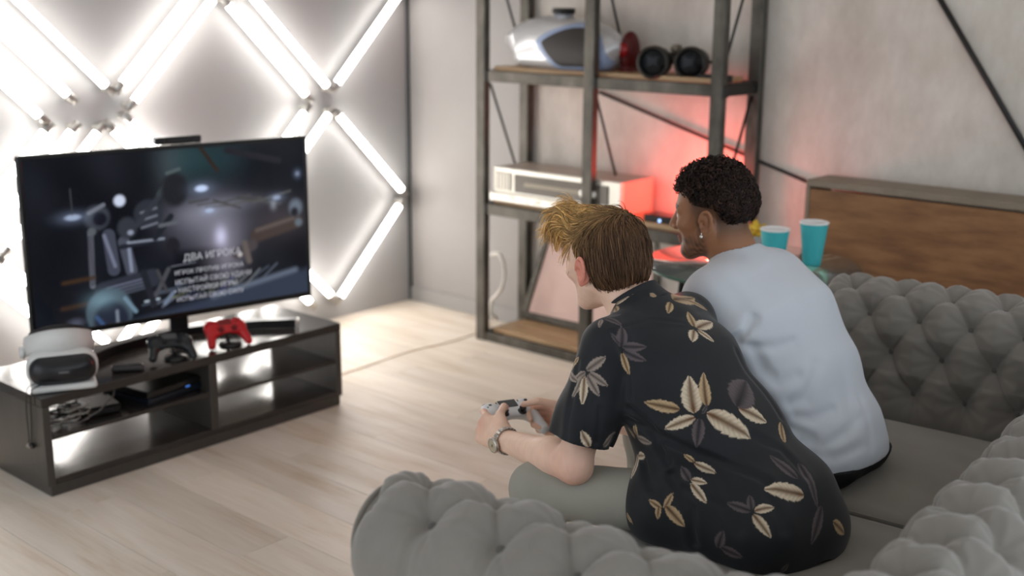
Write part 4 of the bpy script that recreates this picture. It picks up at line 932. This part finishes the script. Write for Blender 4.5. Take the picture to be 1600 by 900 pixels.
def skinN(V):
    C = np.tile(lin(236, 198, 175), (len(V), 1)); q = to_local(V, HO, HR, HS); inh = (np.linalg.norm(q, axis=1) < .19)[:, None]
    earm = ((np.abs(q[:, 1]) > .074) & (q[:, 0] < .02) & (q[:, 2] < .02) & (q[:, 2] > -.07))[:, None]; C = np.where(inh & earm, lin(220, 142, 122), C)
    ck = np.exp(-(((q[:, 0]-.06)/.03)**2+((np.abs(q[:, 1])-.045)/.025)**2+((q[:, 2]+.035)/.03)**2))[:, None]; C = C*(1-ck*.25)+lin(222, 150, 130)*ck*.25
    lp_ = ((q[:, 0] > .088) & (np.abs(q[:, 1]) < .021) & (q[:, 2] < -.060) & (q[:, 2] > -.084))[:, None]; C = np.where(inh & lp_, lin(196, 120, 108), C)
    for s in (-1, 1):
        e = q-np.array([.0885, s*.032, -.007]); k = ((np.linalg.norm((q-np.array([.076, s*.032, -.007]))/np.array([.0125, .0135, .0125]), axis=1) < 1.06) & (np.abs(e[:, 2]) < .0055))[:, None]; C = np.where(k, lin(230, 226, 220), C); C = np.where(k & (np.hypot(e[:, 1], e[:, 2]) < .0058)[:, None], lin(70, 95, 120), C)
        br = (q[:, 0] > .06) & (np.abs(q[:, 2]-.016-.004*np.sin(np.abs(q[:, 1])*60)) < .0045) & (np.abs(np.abs(q[:, 1])-.032) < .02); C = np.where(br[:, None], lin(160, 120, 76), C)
    # reddish knuckles and elbows
    for p_, r_ in ((EL, .05), (EL-unit(SL-EL)*.03, .035), (cp(-.09, .05, 0), .03), (WL+unit(hl_x)*.09, .03), (WR+unit(hr_x)*.09, .03)):
        k = np.exp(-(np.linalg.norm(V-p_, axis=1)/r_)**2)[:, None]*.45; C = C*(1-k)+lin(214, 140, 122)*k
    n = vnoise(V, 90., 2)[:, None]*.05+vnoise(V, 300., 4)[:, None]*.04; return C*(1+n)
lump('body', bodyN, (-2.12, 1.97, .50), (-1.36, 2.58, 1.20), .0030, M_skin, near, 2, skinN)
# trousers and shoes
_, _p = legs([(-1.235, YM-.09, .535), (-1.235, YM+.09, .535)], [(-1.705, 2.045, .505), (-1.70, 2.50, .505)], [(-1.665, 2.045, .13), (-1.66, 2.50, .13)], (.078, .066, .052), 'trousers', M_pant, near, (-1.86, 1.90, .08), (-1.02, 2.66, .70), [(rc((-1.24, YM-.05, .53), (-1.24, YM+.05, .53), .07, .07), .03)])
shoe((-1.665, 2.045), near, M_shoe, -.1); shoe((-1.66, 2.50), near, M_shoe, .1)
# shirt
shN = [(rc((-1.225, YM, .535), (-1.365, YM, .665), .112, .112, .64), .05), (rc((-1.365, YM, .665), (-1.49, YM, .795), .112, .114, .62), .05), (rc((-1.49, YM, .795), (-1.550, YM, .860), .112, .092, .62), .05),
       (rc((-1.572, YM-.160, .872), (-1.572, YM+.160, .872), .064, .064), .05), (rc((-1.555, YM, .875), (-1.603, YM, .922), .082, .070), .04),
       (rc((-1.20, YM, .53), (-1.165, YM, .475), .112, .115, .64), .05), (rc((-1.485, YM, .72), (-1.42, YM, .55), .100, .105, .60), .06), (rc((-1.395, 2.140, .515), (-1.18, 2.165, .50), .082, .088), .05), (rc((-1.26, YM-.09, .540), (-1.395, YM-.155, .525), .104, .098), .05)]
torsoN = blend(*shN)
sdL = unit(EL-SL); slL = blend((rc(SL+(.0, .012, .0), SL+sdL*.16, .067, .070), .03), (rc(SL+sdL*.16, SL+sdL*.235, .070, .076), .03)); sdR = unit(ER-SR); slR = blend((rc(SR, SR+sdR*.16, .066, .066), .03), (rc(SR+sdR*.16, SR+sdR*.232, .066, .07), .03))
cutL, cutR = SL+sdL*.218, SR+sdR*.218
def crease_set(base, lines, ox, oy, sc2, kw=1., ka=1.):
    "folds of the cloth: lines traced on the garment, each a groove between two soft ridges"
    out = []
    for pts_, wd, am in lines:
        Q_ = [trace(base, ox+x_/sc2, oy+y_/sc2) for x_, y_ in pts_]; Q_ = [q for q in Q_ if q is not None]; Q2 = []
        for q0, q1 in zip(Q_[:-1], Q_[1:]):
            if np.linalg.norm(q1-q0) > .2: continue
            Q2.append((q0, q1))
        if not Q2: continue
        allp = np.array([p for s2 in Q2 for p in s2]); c = allp.mean(0); r = np.linalg.norm(allp-c, axis=1).max()
        fs = [rc(q0, q1, 0, 0) for q0, q1 in Q2]; out.append((c.astype(np.float32), r, fs, wd*kw, am*ka))
    def f(P):
        D = np.zeros(len(P), np.float32)
        for c, r, fs, wd, am in out:
            k = np.linalg.norm(P-c, axis=1) < r+wd*6
            if k.any():
                t = np.minimum.reduce([g(P[k]) for g in fs]); D[k] += am*(np.exp(-(t/wd)**2)-.6*np.exp(-(t/(2.4*wd))**2))
        return D
    return f
def sleeves(P, D, parts):
    d = None
    for sl, ct, sd, S0_ in parts:
        e = sl(P); v = (P-ct.astype(np.float32))@sd.astype(np.float32); q = P-S0_.astype(np.float32); a = q@sd.astype(np.float32)
        th = np.arctan2(q[:, 0], q[:, 1]); e = e+D+.0045*np.sin(th*5+1+a*9)*sm(a, .05, .2)+.003*np.sin(th*9+2)*sm(a, .12, .22)
        e = np.maximum(e, v); inner = np.maximum(e+.0055, -(v+.045)); e = np.maximum(e, -inner); d = e if d is None else np.minimum(d, e)
    return d
SLN = ((slL, cutL, sdL, SL), (slR, cutR, sdR, SR))
baseN = lambda P: smin(torsoN(P), np.minimum(slL(P), slR(P)), .018)
creaseN = crease_set(baseN, [([(130, 125), (185, 170), (225, 260), (238, 370), (220, 470)], .006, .0045), ([(235, 430), (330, 480), (430, 530), (560, 580), (650, 620)], .012, .009), ([(240, 400), (300, 450), (350, 560)], .011, .008), ([(360, 600), (420, 700), (430, 800)], .012, .010), ([(330, 760), (350, 850)], .010, .009), ([(400, 640), (520, 690)], .010, .006), ([(560, 230), (620, 300), (690, 420)], .014, .006), ([(185, 165), (300, 130), (400, 140)], .005, .0025), ([(85, 150), (80, 260), (60, 400), (50, 490)], .009, .006), ([(112, 330), (100, 490)], .008, .006), ([(150, 400), (140, 500)], .008, .005), ([(600, 480), (690, 520), (760, 600)], .012, .007), ([(280, 560), (300, 640)], .010, .007), ([(480, 600), (560, 760)], .016, .006), ([(640, 640), (700, 760)], .016, .006)], 860, 430, 1.9146)
def shirtN(P):
    D = folds(P, (-.76, 0, .65), 21, .0036)+creaseN(P)
    d = smin(torsoN(P)+D, sleeves(P, D, SLN), .018)
    d = np.maximum(d, (.452+.008*np.sin(P[:, 1]*40))-P[:, 2])
    nk = rc((-1.60, YM, .905), (-1.68, YM+.003, .985), .058, .075)(P); return np.maximum(d, -nk)
LEAF = [(388, 402, 280, 380, .36, 't'), (430, 412, 415, 300, .58, 'c'), (468, 392, 458, 290, .36, 't'), (433, 425, 340, 460, .42, 'c'), (468, 412, 600, 488, .52, 'c'), (562, 395, 648, 440, .55, 'c'), (558, 392, 585, 315, .75, 'd'), (447, 428, 437, 516, .46, 'd'), (455, 415, 470, 385, .3, 'd'),
        (432, 155, 412, 108, .45, 't'), (438, 158, 484, 140, .45, 'c'), (440, 163, 490, 200, .42, 'c'), (430, 163, 424, 199, .6, 'c'), (355, 70, 343, 38, .5, 't'), (368, 74, 430, 66, .4, 't'), (395, 92, 500, 134, .3, 'c'), (360, 80, 352, 114, .45, 't'), (400, 70, 470, 105, .3, 't'),
        (212, 215, 213, 153, .58, 'd'), (215, 213, 288, 214, .42, 'd'), (218, 226, 286, 256, .42, 'd'), (213, 232, 236, 298, .32, 't'), (205, 205, 178, 170, .3, 'd'), (238, 58, 180, 82, .45, 't'),
        (108, 285, 167, 243, .46, 'g'), (105, 290, 63, 318, .42, 'g'), (103, 298, 64, 368, .36, 'g'), (102, 303, 95, 388, .32, 'c'), (110, 300, 146, 362, .40, 'g'), (115, 292, 172, 332, .40, 'g'),
        (118, 515, 92, 464, .5, 'c'), (158, 512, 196, 470, .4, 'g'), (252, 488, 229, 455, .4, 't'), (258, 486, 302, 502, .42, 'g'), (260, 482, 254, 445, .5, 't'), (248, 538, 228, 493, .4, 't'), (258, 536, 240, 610, .52, 'c'), (262, 540, 282, 540, .6, 'c'),
        (432, 560, 398, 535, .4, 't'), (430, 562, 497, 592, .38, 'c'), (416, 615, 390, 572, .62, 'd'), (420, 612, 469, 622, .48, 'c'), (420, 622, 466, 682, .40, 'c'), (332, 698, 294, 672, .5, 't'), (340, 700, 368, 650, .4, 't'), (345, 690, 402, 752, .5, 't'), (325, 690, 320, 730, .5, 't'),
        (600, 706, 528, 682, .42, 'd'), (602, 702, 596, 657, .55, 'd'), (610, 705, 671, 694, .48, 'c'), (606, 715, 660, 786, .42, 'c'), (740, 608, 655, 537, .36, 'd'), (760, 658, 638, 640, .48, 'c'), (742, 560, 800, 700, .24, 'd'), (812, 690, 780, 806, .30, 'd'), (846, 738, 880, 774, .6, 't'),
        (497, 816, 430, 846, .45, 't'), (500, 816, 518, 764, .6, 'd'), (505, 820, 526, 893, .36, 't'), (510, 815, 576, 845, .46, 'd'), (690, 890, 714, 862, .5, 'd'), (690, 440, 702, 502, .4, 't'), (560, 230, 600, 275, .3, 'd'), (300, 40, 262, 18, .7, 'w')]
def shirt_cols(V):
    C = np.tile(lin(27, 29, 33), (len(V), 1)); Nn_ = grad(shirtN, V.astype(np.float32), .007)
    PAL = {'t': (lin(96, 68, 42), lin(190, 164, 128)), 'c': (lin(112, 82, 54), lin(214, 198, 174)), 'd': (lin(40, 36, 40), lin(92, 82, 84)), 'g': (lin(96, 84, 78), lin(156, 142, 132)), 'w': (lin(190, 184, 176), lin(215, 210, 204))}
    todo = [(trace(shirtN, 860+x0/1.9146, 430+y0/1.9146), trace(shirtN, 860+x1/1.9146, 430+y1/1.9146), wr, kd) for (x0, y0, x1, y1, wr, kd) in LEAF]
    rl = np.random.RandomState(4); fr_ = np.nonzero((Nn_[:, 0] < -.25) | ((Nn_[:, 1] > .5) & (V[:, 0] < -1.25)))[0]; cent = []
    for q in rl.permutation(fr_):                                   # the same print on the sides the picture does not show
        if all(np.linalg.norm(V[q]-c) > .10 for c in cent): cent.append(V[q])
        else: continue
        if len(cent) > 22: break
        n_ = Nn_[q]; t0 = unit(np.cross(n_, rl.normal(size=3))); t1 = np.cross(n_, t0); a0 = rl.uniform(0, 6.28)
        for k in range(rl.randint(3, 6)):
            an = a0+k*1.15; dr = math.cos(an)*t0+math.sin(an)*t1; todo.append((V[q]+dr*.006, V[q]+dr*rl.uniform(.035, .055), .42, 'tcdg'[rl.randint(4)]))
    for a, b, wr, kd in todo:
        if a is None or b is None: continue
        L = np.linalg.norm(b-a)
        if L > .14 or L < .004: continue
        ax = (b-a)/L; mid = ((a+b)/2)[None].astype(np.float32); nm = grad(shirtN, mid, .01)[0]; sd = unit(np.cross(nm, ax)); q = V-a; u = q@ax/L; v = q@sd
        k = (u > 0) & (u < 1) & (np.abs(q@nm) < .04) & (Nn_@nm > .1)
        if not k.any(): continue
        u, v = u[k], v[k]; jag = 1-.16*((u*6+.35*np.sign(v)) % 1)*sm(u, .1, .35); hw = L*wr*.5*np.sin(math.pi*u**.85)**.75*jag+1e-6; r = np.abs(v)/hw
        ins = np.clip((1.05-r)/.12, 0, 1); dk, lt = PAL[kd]; vein = .5+.5*np.sin((u*9-np.abs(v)/hw*1.6)*2*math.pi); rib = np.exp(-(v/(hw*.10+.0007))**2)
        g = np.clip(.12+.95*sm(r, .0, .7)*(.72+.28*vein)-.35*np.exp(-(u/.2)**2), 0, 1); c = dk*(1-g[:, None])+lt*g[:, None]; c = c*(1-rib[:, None]*.35)
        C[k] = C[k]*(1-ins[:, None])+c*ins[:, None]
    return C
lump('shirt', shirtN, (-1.73, 1.97, .43), (-0.98, 2.60, 1.0), .0025, M_shirt, near, 1, shirt_cols)
# collar
def collar_sdf(c0, up_, r, hgt, tilt):
    c0 = np.array(c0, np.float32); u = unit(up_).astype(np.float32)
    def f(P):
        q = P-c0; h = q@u; rad = np.linalg.norm(q-h[:, None]*u, axis=1)-(r+.10*np.maximum(-h, 0)+.35*np.maximum(.010-h, 0)); return smax(np.abs(rad)-.0032, np.abs(h)-hgt, .003)
    return f
cl = collar_sdf((-1.614, YM+.001, .935), (-.62, 0, .78), .064, .024, 0); lump('collar', cl, (-1.75, 2.18, .84), (-1.50, 2.42, 1.02), .0022, M_shirt, near, 1, lambda V: np.where((vnoise(V, 95., 31) > .42)[:, None], lin(150, 128, 104), lin(27, 29, 33)))
# wrist watch
aw = unit(EL-WL); wcen = WL+aw*.014; wt = thing('wrist_watch', 'silver wrist watch with link band on the left wrist', 'watch'); u_ = unit(np.cross(aw, (0, 0, 1))); v_ = np.cross(u_, aw)
if u_[1] > 0: u_, v_ = -u_, np.cross(-u_, aw)
place(wt, wcen, np.stack([u_, v_, aw], 1)); M_st = mat('watch_steel', srgb(198, 196, 190), .25, .85)
for q in range(22):
    a = 2*math.pi*q/22
    MB().box((.0335*math.cos(a), .0335*math.sin(a), 0), (.0045, .0085, .017), .0012, rotm(rz=a)).build('band_link', M_st, wt)
wa = math.radians(-6); Rw = rotm(rz=wa)@rotm(ry=math.pi/2); wp = (.0385*math.cos(wa), .0385*math.sin(wa), 0)
MB().lathe([(0, -.005), (.0185, -.005), (.0200, -.002), (.0200, .003), (.0180, .0055), (.0165, .0045)], 28, wp, Rw).build('case', M_st, wt); MB().lathe([(.0168, .0040), (0, .0040)], 28, wp, Rw).build('dial', mat('watch_dial', srgb(186, 170, 142), .3), wt)
for an_, ln_ in ((.6, .009), (2.4, .013)): MB().box((.0046, ln_/2*math.cos(an_)*0+0, 0), (.0004, .0012, ln_), .0001).build('watch_hand', M_blk, wt).matrix_local = Matrix.Translation(wp) @ Matrix.Rotation(wa, 4, 'Z') @ Matrix.Rotation(an_, 4, 'X')
# blond hair
capN_l = blend((ell((-.012, 0, .033), (.102, .081, .081)), .02), (ell((-.045, 0, -.020), (.066, .072, .062)), .03), (ell((.070, .012, .088), (.055, .055, .030)), .03), (rbox((.115, 0, -.060), (.095, .2, .105), .03), -.022), (rbox((.055, 0, -.12), (.075, .2, .105), .02), -.012), (rbox((-.05, 0, -.149), (.2, .2, .06), .02), -.012))
capN = localised(capN_l, HO, HR, HS)
hv, hq = nets(lambda P: capN(P)-.002*vnoise(P, 160., 8), (-1.90, 2.16, .88), (-1.53, 2.45, 1.20), .0045)
def hair_colN(V):  # golden top to brown back: own tone plus some light put into colour
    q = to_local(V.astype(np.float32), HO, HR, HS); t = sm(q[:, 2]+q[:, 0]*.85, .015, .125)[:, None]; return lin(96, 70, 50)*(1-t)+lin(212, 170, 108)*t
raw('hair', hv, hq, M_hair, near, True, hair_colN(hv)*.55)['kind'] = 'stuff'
rs = np.random.RandomState(5); pick = rs.choice(len(hv), 6500); R0 = (hv[pick]+rs.normal(size=(6500, 3))*.003).astype(np.float32); ql = to_local(R0, HO, HR, HS); tw = sm(ql[:, 2]+ql[:, 0]*.55, .030, .095)
sw_ = vnoise(ql, 45., 12); fdir = np.stack([tw*(.9+.2*sw_)-.10*(1-tw), tw*(.35*vnoise(ql, 38., 13)+.28)+.10*(1-tw)*np.sign(ql[:, 1])*sw_, tw*(.10+.40*vnoise(ql, 40., 14))-(1-tw)*1.0], 1); fdir += rs.normal(size=fdir.shape)*.05; fdir /= np.linalg.norm(fdir, axis=1)[:, None]
D0 = (fdir@HR.T).astype(np.float32); ln_h = np.where(tw > .4, .072, .040+.032*sm(ql[:, 2], -.06, .05))*rs.uniform(.55, 1.3, 6500)
dn_l = (HR@np.array([.25, 0, -1])).astype(np.float32)
def curlN(P, D, k):
    q = to_local(P.astype(np.float32), HO, HR, HS); wv = np.stack([vnoise(q, 70., 41), vnoise(q, 70., 42), vnoise(q, 70., 43)], 1)@HR.T*.45*tw[:, None]; D = D+wv+dn_l*(.10*k*.5)*tw[:, None]*(q[:, 0] > .06)[:, None]; return D/(np.linalg.norm(D, axis=1)[:, None]+1e-9)
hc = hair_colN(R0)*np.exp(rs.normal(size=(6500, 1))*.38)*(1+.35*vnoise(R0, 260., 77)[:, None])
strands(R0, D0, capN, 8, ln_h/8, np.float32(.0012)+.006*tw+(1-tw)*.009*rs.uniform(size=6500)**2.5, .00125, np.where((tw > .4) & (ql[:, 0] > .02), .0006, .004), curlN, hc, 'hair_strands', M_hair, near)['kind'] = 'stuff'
# ------------------------------------------------------------------ far player
far = thing('person', 'person with short dark curls and beard in a white T-shirt', 'person')
YQ = 2.76
GO, GR = frame((-1.690, 2.757, 1.092), (-.975, -.20, -.10)); GS = 1.06
headF = localised(head_sdf(1.08, 1.02, 1.25), GO, GR, GS)
FSL, FEL, FWL = np.array([-1.59, 2.60, .89]), np.array([-1.66, 2.60, .63]), np.array([-1.90, 2.66, .60])
FSR, FER, FWR = np.array([-1.59, 2.935, .89]), np.array([-1.66, 2.98, .63]), np.array([-1.90, 2.86, .60])
fl_x, fr_x = (-.9, .2, -.1), (-.9, -.2, -.1)
HLf = hand_sdf(FWL, fl_x, (0, -.85, .5), (0, .3, 1), FWL+np.array([-.09, .045, .045]), [(30, 50, 30)]*4); HRf = hand_sdf(FWR, fr_x, (0, .85, .5), (0, -.3, 1), FWR+np.array([-.09, -.045, .045]), [(30, 50, 30)]*4)
limbF = [(rc((-1.44, YQ, .76), (-1.58, YQ, .90), .085, .07, .6), .03), (rc((-1.585, YQ, .905), (-1.660, YQ-.002, 1.045), .070, .064), .05)]
for S_, E_, W_, hd in ((FSL, FEL, FWL, HLf), (FSR, FER, FWR, HRf)):
    a_ = unit(W_-E_); limbF += [(rc((-1.55, YQ, .87), S_, .05, .042), .03), (rc(S_, E_, .046, .042), .02), (rc(E_, W_, .044, .028), .012), (hd, .012)]
bodyF = blend(*(limbF+[(near_only(headF, GO, .17), .022)]))
def skinF(V):
    C = np.tile(lin(150, 104, 74), (len(V), 1)); q = to_local(V.astype(np.float32), GO, GR, GS); inh = np.linalg.norm(q, axis=1) < .20; n = vnoise(V, 300., 4)
    # shaved sides fading into the curls
    fade = sm(q[:, 2], -.055, .035)*sm(.050-q[:, 0], 0., .03)*sm(np.abs(q[:, 1])+.03*(q[:, 0] < -.05), .03, .055); back = sm(q[:, 2], -.085, -.02)*(q[:, 0] < -.03); fd = np.clip(np.maximum(fade, back*.9), 0, 1)*inh*.80
    earm = (np.abs(q[:, 1]) > .0765) & (q[:, 0] < .016) & (q[:, 0] > -.034) & (q[:, 2] < .014) & (q[:, 2] > -.066); fd = np.where(earm, 0, fd)
    C = C*(1-fd[:, None])+lin(36, 27, 23)*fd[:, None]
    # beard along jaw, chin and lip
    jl = sm(-.050-q[:, 2]+.45*np.clip(.045-q[:, 0], 0, .06)*0, 0, .022)*sm(q[:, 0], -.010, .012); jl = np.maximum(jl, sm(q[:, 0], -.004, .006)*sm(.028-q[:, 0], 0, .008)*sm(.0-q[:, 2], .0, .03)*.75)
    mo = (np.abs(q[:, 2]+.0555) < .006) & (np.abs(q[:, 1]) < .026) & (q[:, 0] > .08); jl = np.maximum(jl, mo*.7); jl = jl*inh*np.where(earm, 0, 1)*(q[:, 2] > -.135)*(.72+.28*np.clip(n*2, -1, 1)); C = C*(1-jl[:, None]*.85)+lin(34, 24, 19)*jl[:, None]*.85
    lp_ = inh & (q[:, 0] > .088) & (np.abs(q[:, 1]) < .021) & (q[:, 2] < -.060) & (q[:, 2] > -.084); C = np.where(lp_[:, None], lin(142, 88, 78), C)
    for s in (-1, 1):
        e = q-np.array([.0885, s*.032, -.007]); k = ((np.linalg.norm((q-np.array([.076, s*.032, -.007]))/np.array([.0125, .0135, .0125]), axis=1) < 1.06) & (np.abs(e[:, 2]) < .005))[:, None]; C = np.where(k, lin(220, 214, 206), C); C = np.where(k & (np.hypot(e[:, 1], e[:, 2]) < .0058)[:, None], lin(38, 24, 18), C)
        br = (q[:, 0] > .055) & (np.abs(q[:, 2]-.017-.003*np.sin(np.abs(q[:, 1])*60)) < .005) & (np.abs(np.abs(q[:, 1])-.034) < .022); C = np.where(br[:, None], lin(34, 24, 19), C)
    return C*(1+vnoise(V, 90., 2)[:, None]*.04)
lump('body', bodyF, (-2.14, 2.45, .52), (-1.36, 3.12, 1.27), .0032, M_skin, far, 2, skinF)
ep = GO+GR@(np.array([.003, .0885, -.054])*GS); er2 = tag(MB().ball((0, 0, 0), (.0042, .0042, .0042), 12).tube([(0, 0, .003), (0, 0, .010)], .0014, 6).build('earring', mat('earring_silver', srgb(235, 235, 232), .2, .7)), 'small silver earring in the left ear of the curly player', 'earring'); er2.location = ep
legs([(-1.28, YQ-.09, .53), (-1.28, YQ+.09, .53)], [(-1.77, 2.655, .51), (-1.75, 2.99, .51)], [(-1.73, 2.66, .13), (-1.70, 2.99, .13)], (.078, .068, .054), 'trousers', M_pantb, far, (-1.93, 2.44, .08), (-1.05, 3.14, .70), [(rc((-1.285, YQ-.08, .53), (-1.285, YQ+.08, .53), .104, .104), .03)], (-1.42, .512))
shoe((-1.73, 2.66), far, M_shoeb, -.05); shoe((-1.70, 2.99), far, M_shoeb, .1)
tF = [(rc((-1.315, YQ, .555), (-1.405, YQ, .690), .106, .120, .60), .06), (rc((-1.405, YQ, .690), (-1.50, YQ, .810), .120, .134, .60), .06), (rc((-1.495, YQ, .815), (-1.565, YQ, .885), .130, .106, .58), .06),
      (rc((-1.585, YQ-.160, .897), (-1.585, YQ+.150, .893), .066, .066), .09), (rc((-1.570, YQ, .90), (-1.612, YQ, .955), .085, .072), .04), (rc((-1.305, YQ, .55), (-1.280, YQ, .50), .108, .114, .60), .05), (rc((-1.45, YQ, .66), (-1.40, YQ, .56), .11, .12, .62), .06)]
torsoF = blend(*tF)
fsl = unit(FEL-FSL); fsr = unit(FER-FSR); sF = [(rc(FSL, FSL+fsl*.24, .070, .072), FSL+fsl*.21, fsl), (rc(FSR, FSR+fsr*.24, .070, .072), FSR+fsr*.21, fsr)]
baseF = lambda P: smin(torsoF(P), np.minimum(sF[0][0](P), sF[1][0](P)), .02)
creaseF = crease_set(baseF, [([(310, 350), (360, 320), (392, 270)], .011, .013), ([(330, 350), (400, 368), (470, 372), (530, 355)], .012, .008), ([(395, 380), (430, 450), (480, 492), (545, 470)], .013, .008), ([(520, 565), (572, 545), (600, 490), (612, 430)], .014, .009), ([(540, 612), (600, 622), (665, 590)], .012, .008), ([(560, 700), (640, 712), (720, 662), (765, 615)], .013, .008), ([(600, 745), (680, 752), (765, 718)], .012, .007), ([(760, 550), (792, 640), (802, 715)], .012, .007), ([(700, 420), (722, 520), (732, 600)], .018, .006), ([(250, 120), (330, 190), (400, 300)], .018, .005), ([(500, 60), (560, 160), (600, 260)], .024, .005), ([(440, 560), (500, 640), (590, 680)], .013, .008)], 1000, 375, 2.217, 1.35, .85)
def teeF(P):
    D = folds(P, (-.72, 0, .69), 51, .0040)*(.5+sm(.85-P[:, 2], 0, .25))+creaseF(P); d = torsoF(P)+D
    for g, ct, sd in sF:
        e = g(P)+D; v = (P-ct.astype(np.float32))@sd.astype(np.float32); e = np.maximum(e, v); inner = np.maximum(e+.006, -(v+.04)); e = np.maximum(e, -inner); d = smin(d, e, .02)
    hm = (P-np.array([-1.20, YQ, .535], np.float32))@np.array([-.10, 0, .995], np.float32)
    d = np.maximum(d, -hm-.030); nk = rc((-1.60, YQ, .925), (-1.662, YQ, 1.05), .066, .074)(P); return np.maximum(d, -nk)
lump('t_shirt', teeF, (-1.76, 2.44, .44), (-1.02, 3.12, 1.05), .0034, M_tee, far, 2)
cn = [(-1.612+.052*math.cos(a)*.80-.006, YQ+.076*math.sin(a), .962+.052*math.cos(a)*.62) for a in np.linspace(0, 2*math.pi, 40, endpoint=False)]
MB().tube(cn, .0075, 10, closed=True).build('neck_rib', M_tee, far)
# curls
capF_l = blend((ell((-.010, 0, .038), (.100, .078, .081)), .02), (ell((-.05, 0, .012), (.058, .066, .05)), .03), (rbox((.120, 0, -.045), (.09, .2, .10), .03), -.015), (rbox((.03, 0, -.10), (.07, .2, .115), .03), -.02), (rbox((-.06, 0, -.145), (.2, .2, .10), .03), -.02))
capF = localised(capF_l, GO, GR, GS)
cv, cq = nets(lambda P: capF(P)-.003*vnoise(P, 190., 8), (-1.90, 2.60, .95), (-1.50, 2.92, 1.28), .0045)
raw('hair', cv, cq, M_hair, far, True, np.tile(lin(16, 12, 11), (len(cv), 1)))['kind'] = 'stuff'
rs = np.random.RandomState(9); NC = 3200; pk = cv[rs.choice(len(cv), NC*3)]; qf = to_local(pk, GO, GR, GS); keep = rs.uniform(size=len(pk)) < sm(qf[:, 2]+.10*qf[:, 0], -.045, .01); pk = pk[keep][:NC]; qf = qf[keep][:NC]; NC = len(pk)
G0 = grad(capF, pk.astype(np.float32)); side = np.cross(G0, rs.normal(size=G0.shape)); side /= np.linalg.norm(side, axis=1)[:, None]; s2 = np.cross(G0, side); mlen = (.006+.015*sm(qf[:, 2]+.35*qf[:, 0], .02, .12))*rs.uniform(.6, 1.2, NC); ts = np.linspace(0, 1, 11); turns = rs.uniform(1.1, 1.9, NC); cr_ = rs.uniform(.0035, .0065, NC); ph = rs.uniform(0, 6.28, NC)
pts = np.stack([pk+G0*(mlen*t**.8)[:, None]+side*(cr_*min(1, t*3)*np.cos(ph+turns*6.28*t))[:, None]+s2*(cr_*min(1, t*3)*np.sin(ph+turns*6.28*t))[:, None] for t in ts], 1); T = np.gradient(pts, axis=1); T /= np.linalg.norm(T, axis=2)[..., None]+1e-9
u = np.cross(T, rs.normal(size=(NC, 1, 3))); u /= np.linalg.norm(u, axis=2)[..., None]+1e-9; v = np.cross(T, u); V = np.stack([pts+.0013*(math.cos(a)*u+math.sin(a)*v) for a in (0, 2.094, 4.189)], 2); ii = np.arange(NC*33).reshape(NC, 11, 3)
F = np.stack([np.stack([ii[:, :-1, k], ii[:, :-1, (k+1) % 3], ii[:, 1:, (k+1) % 3], ii[:, 1:, k]], -1) for k in range(3)], 2).reshape(-1, 4); cc = np.repeat(lin(44, 30, 24)*np.exp(rs.normal(size=(NC, 1))*.6), 33, 0)  # lighter random brown on the curls stands in for glints over near-black hair
raw('hair_curls', V.reshape(-1, 3), F, M_hair, far, True, cc)['kind'] = 'stuff'
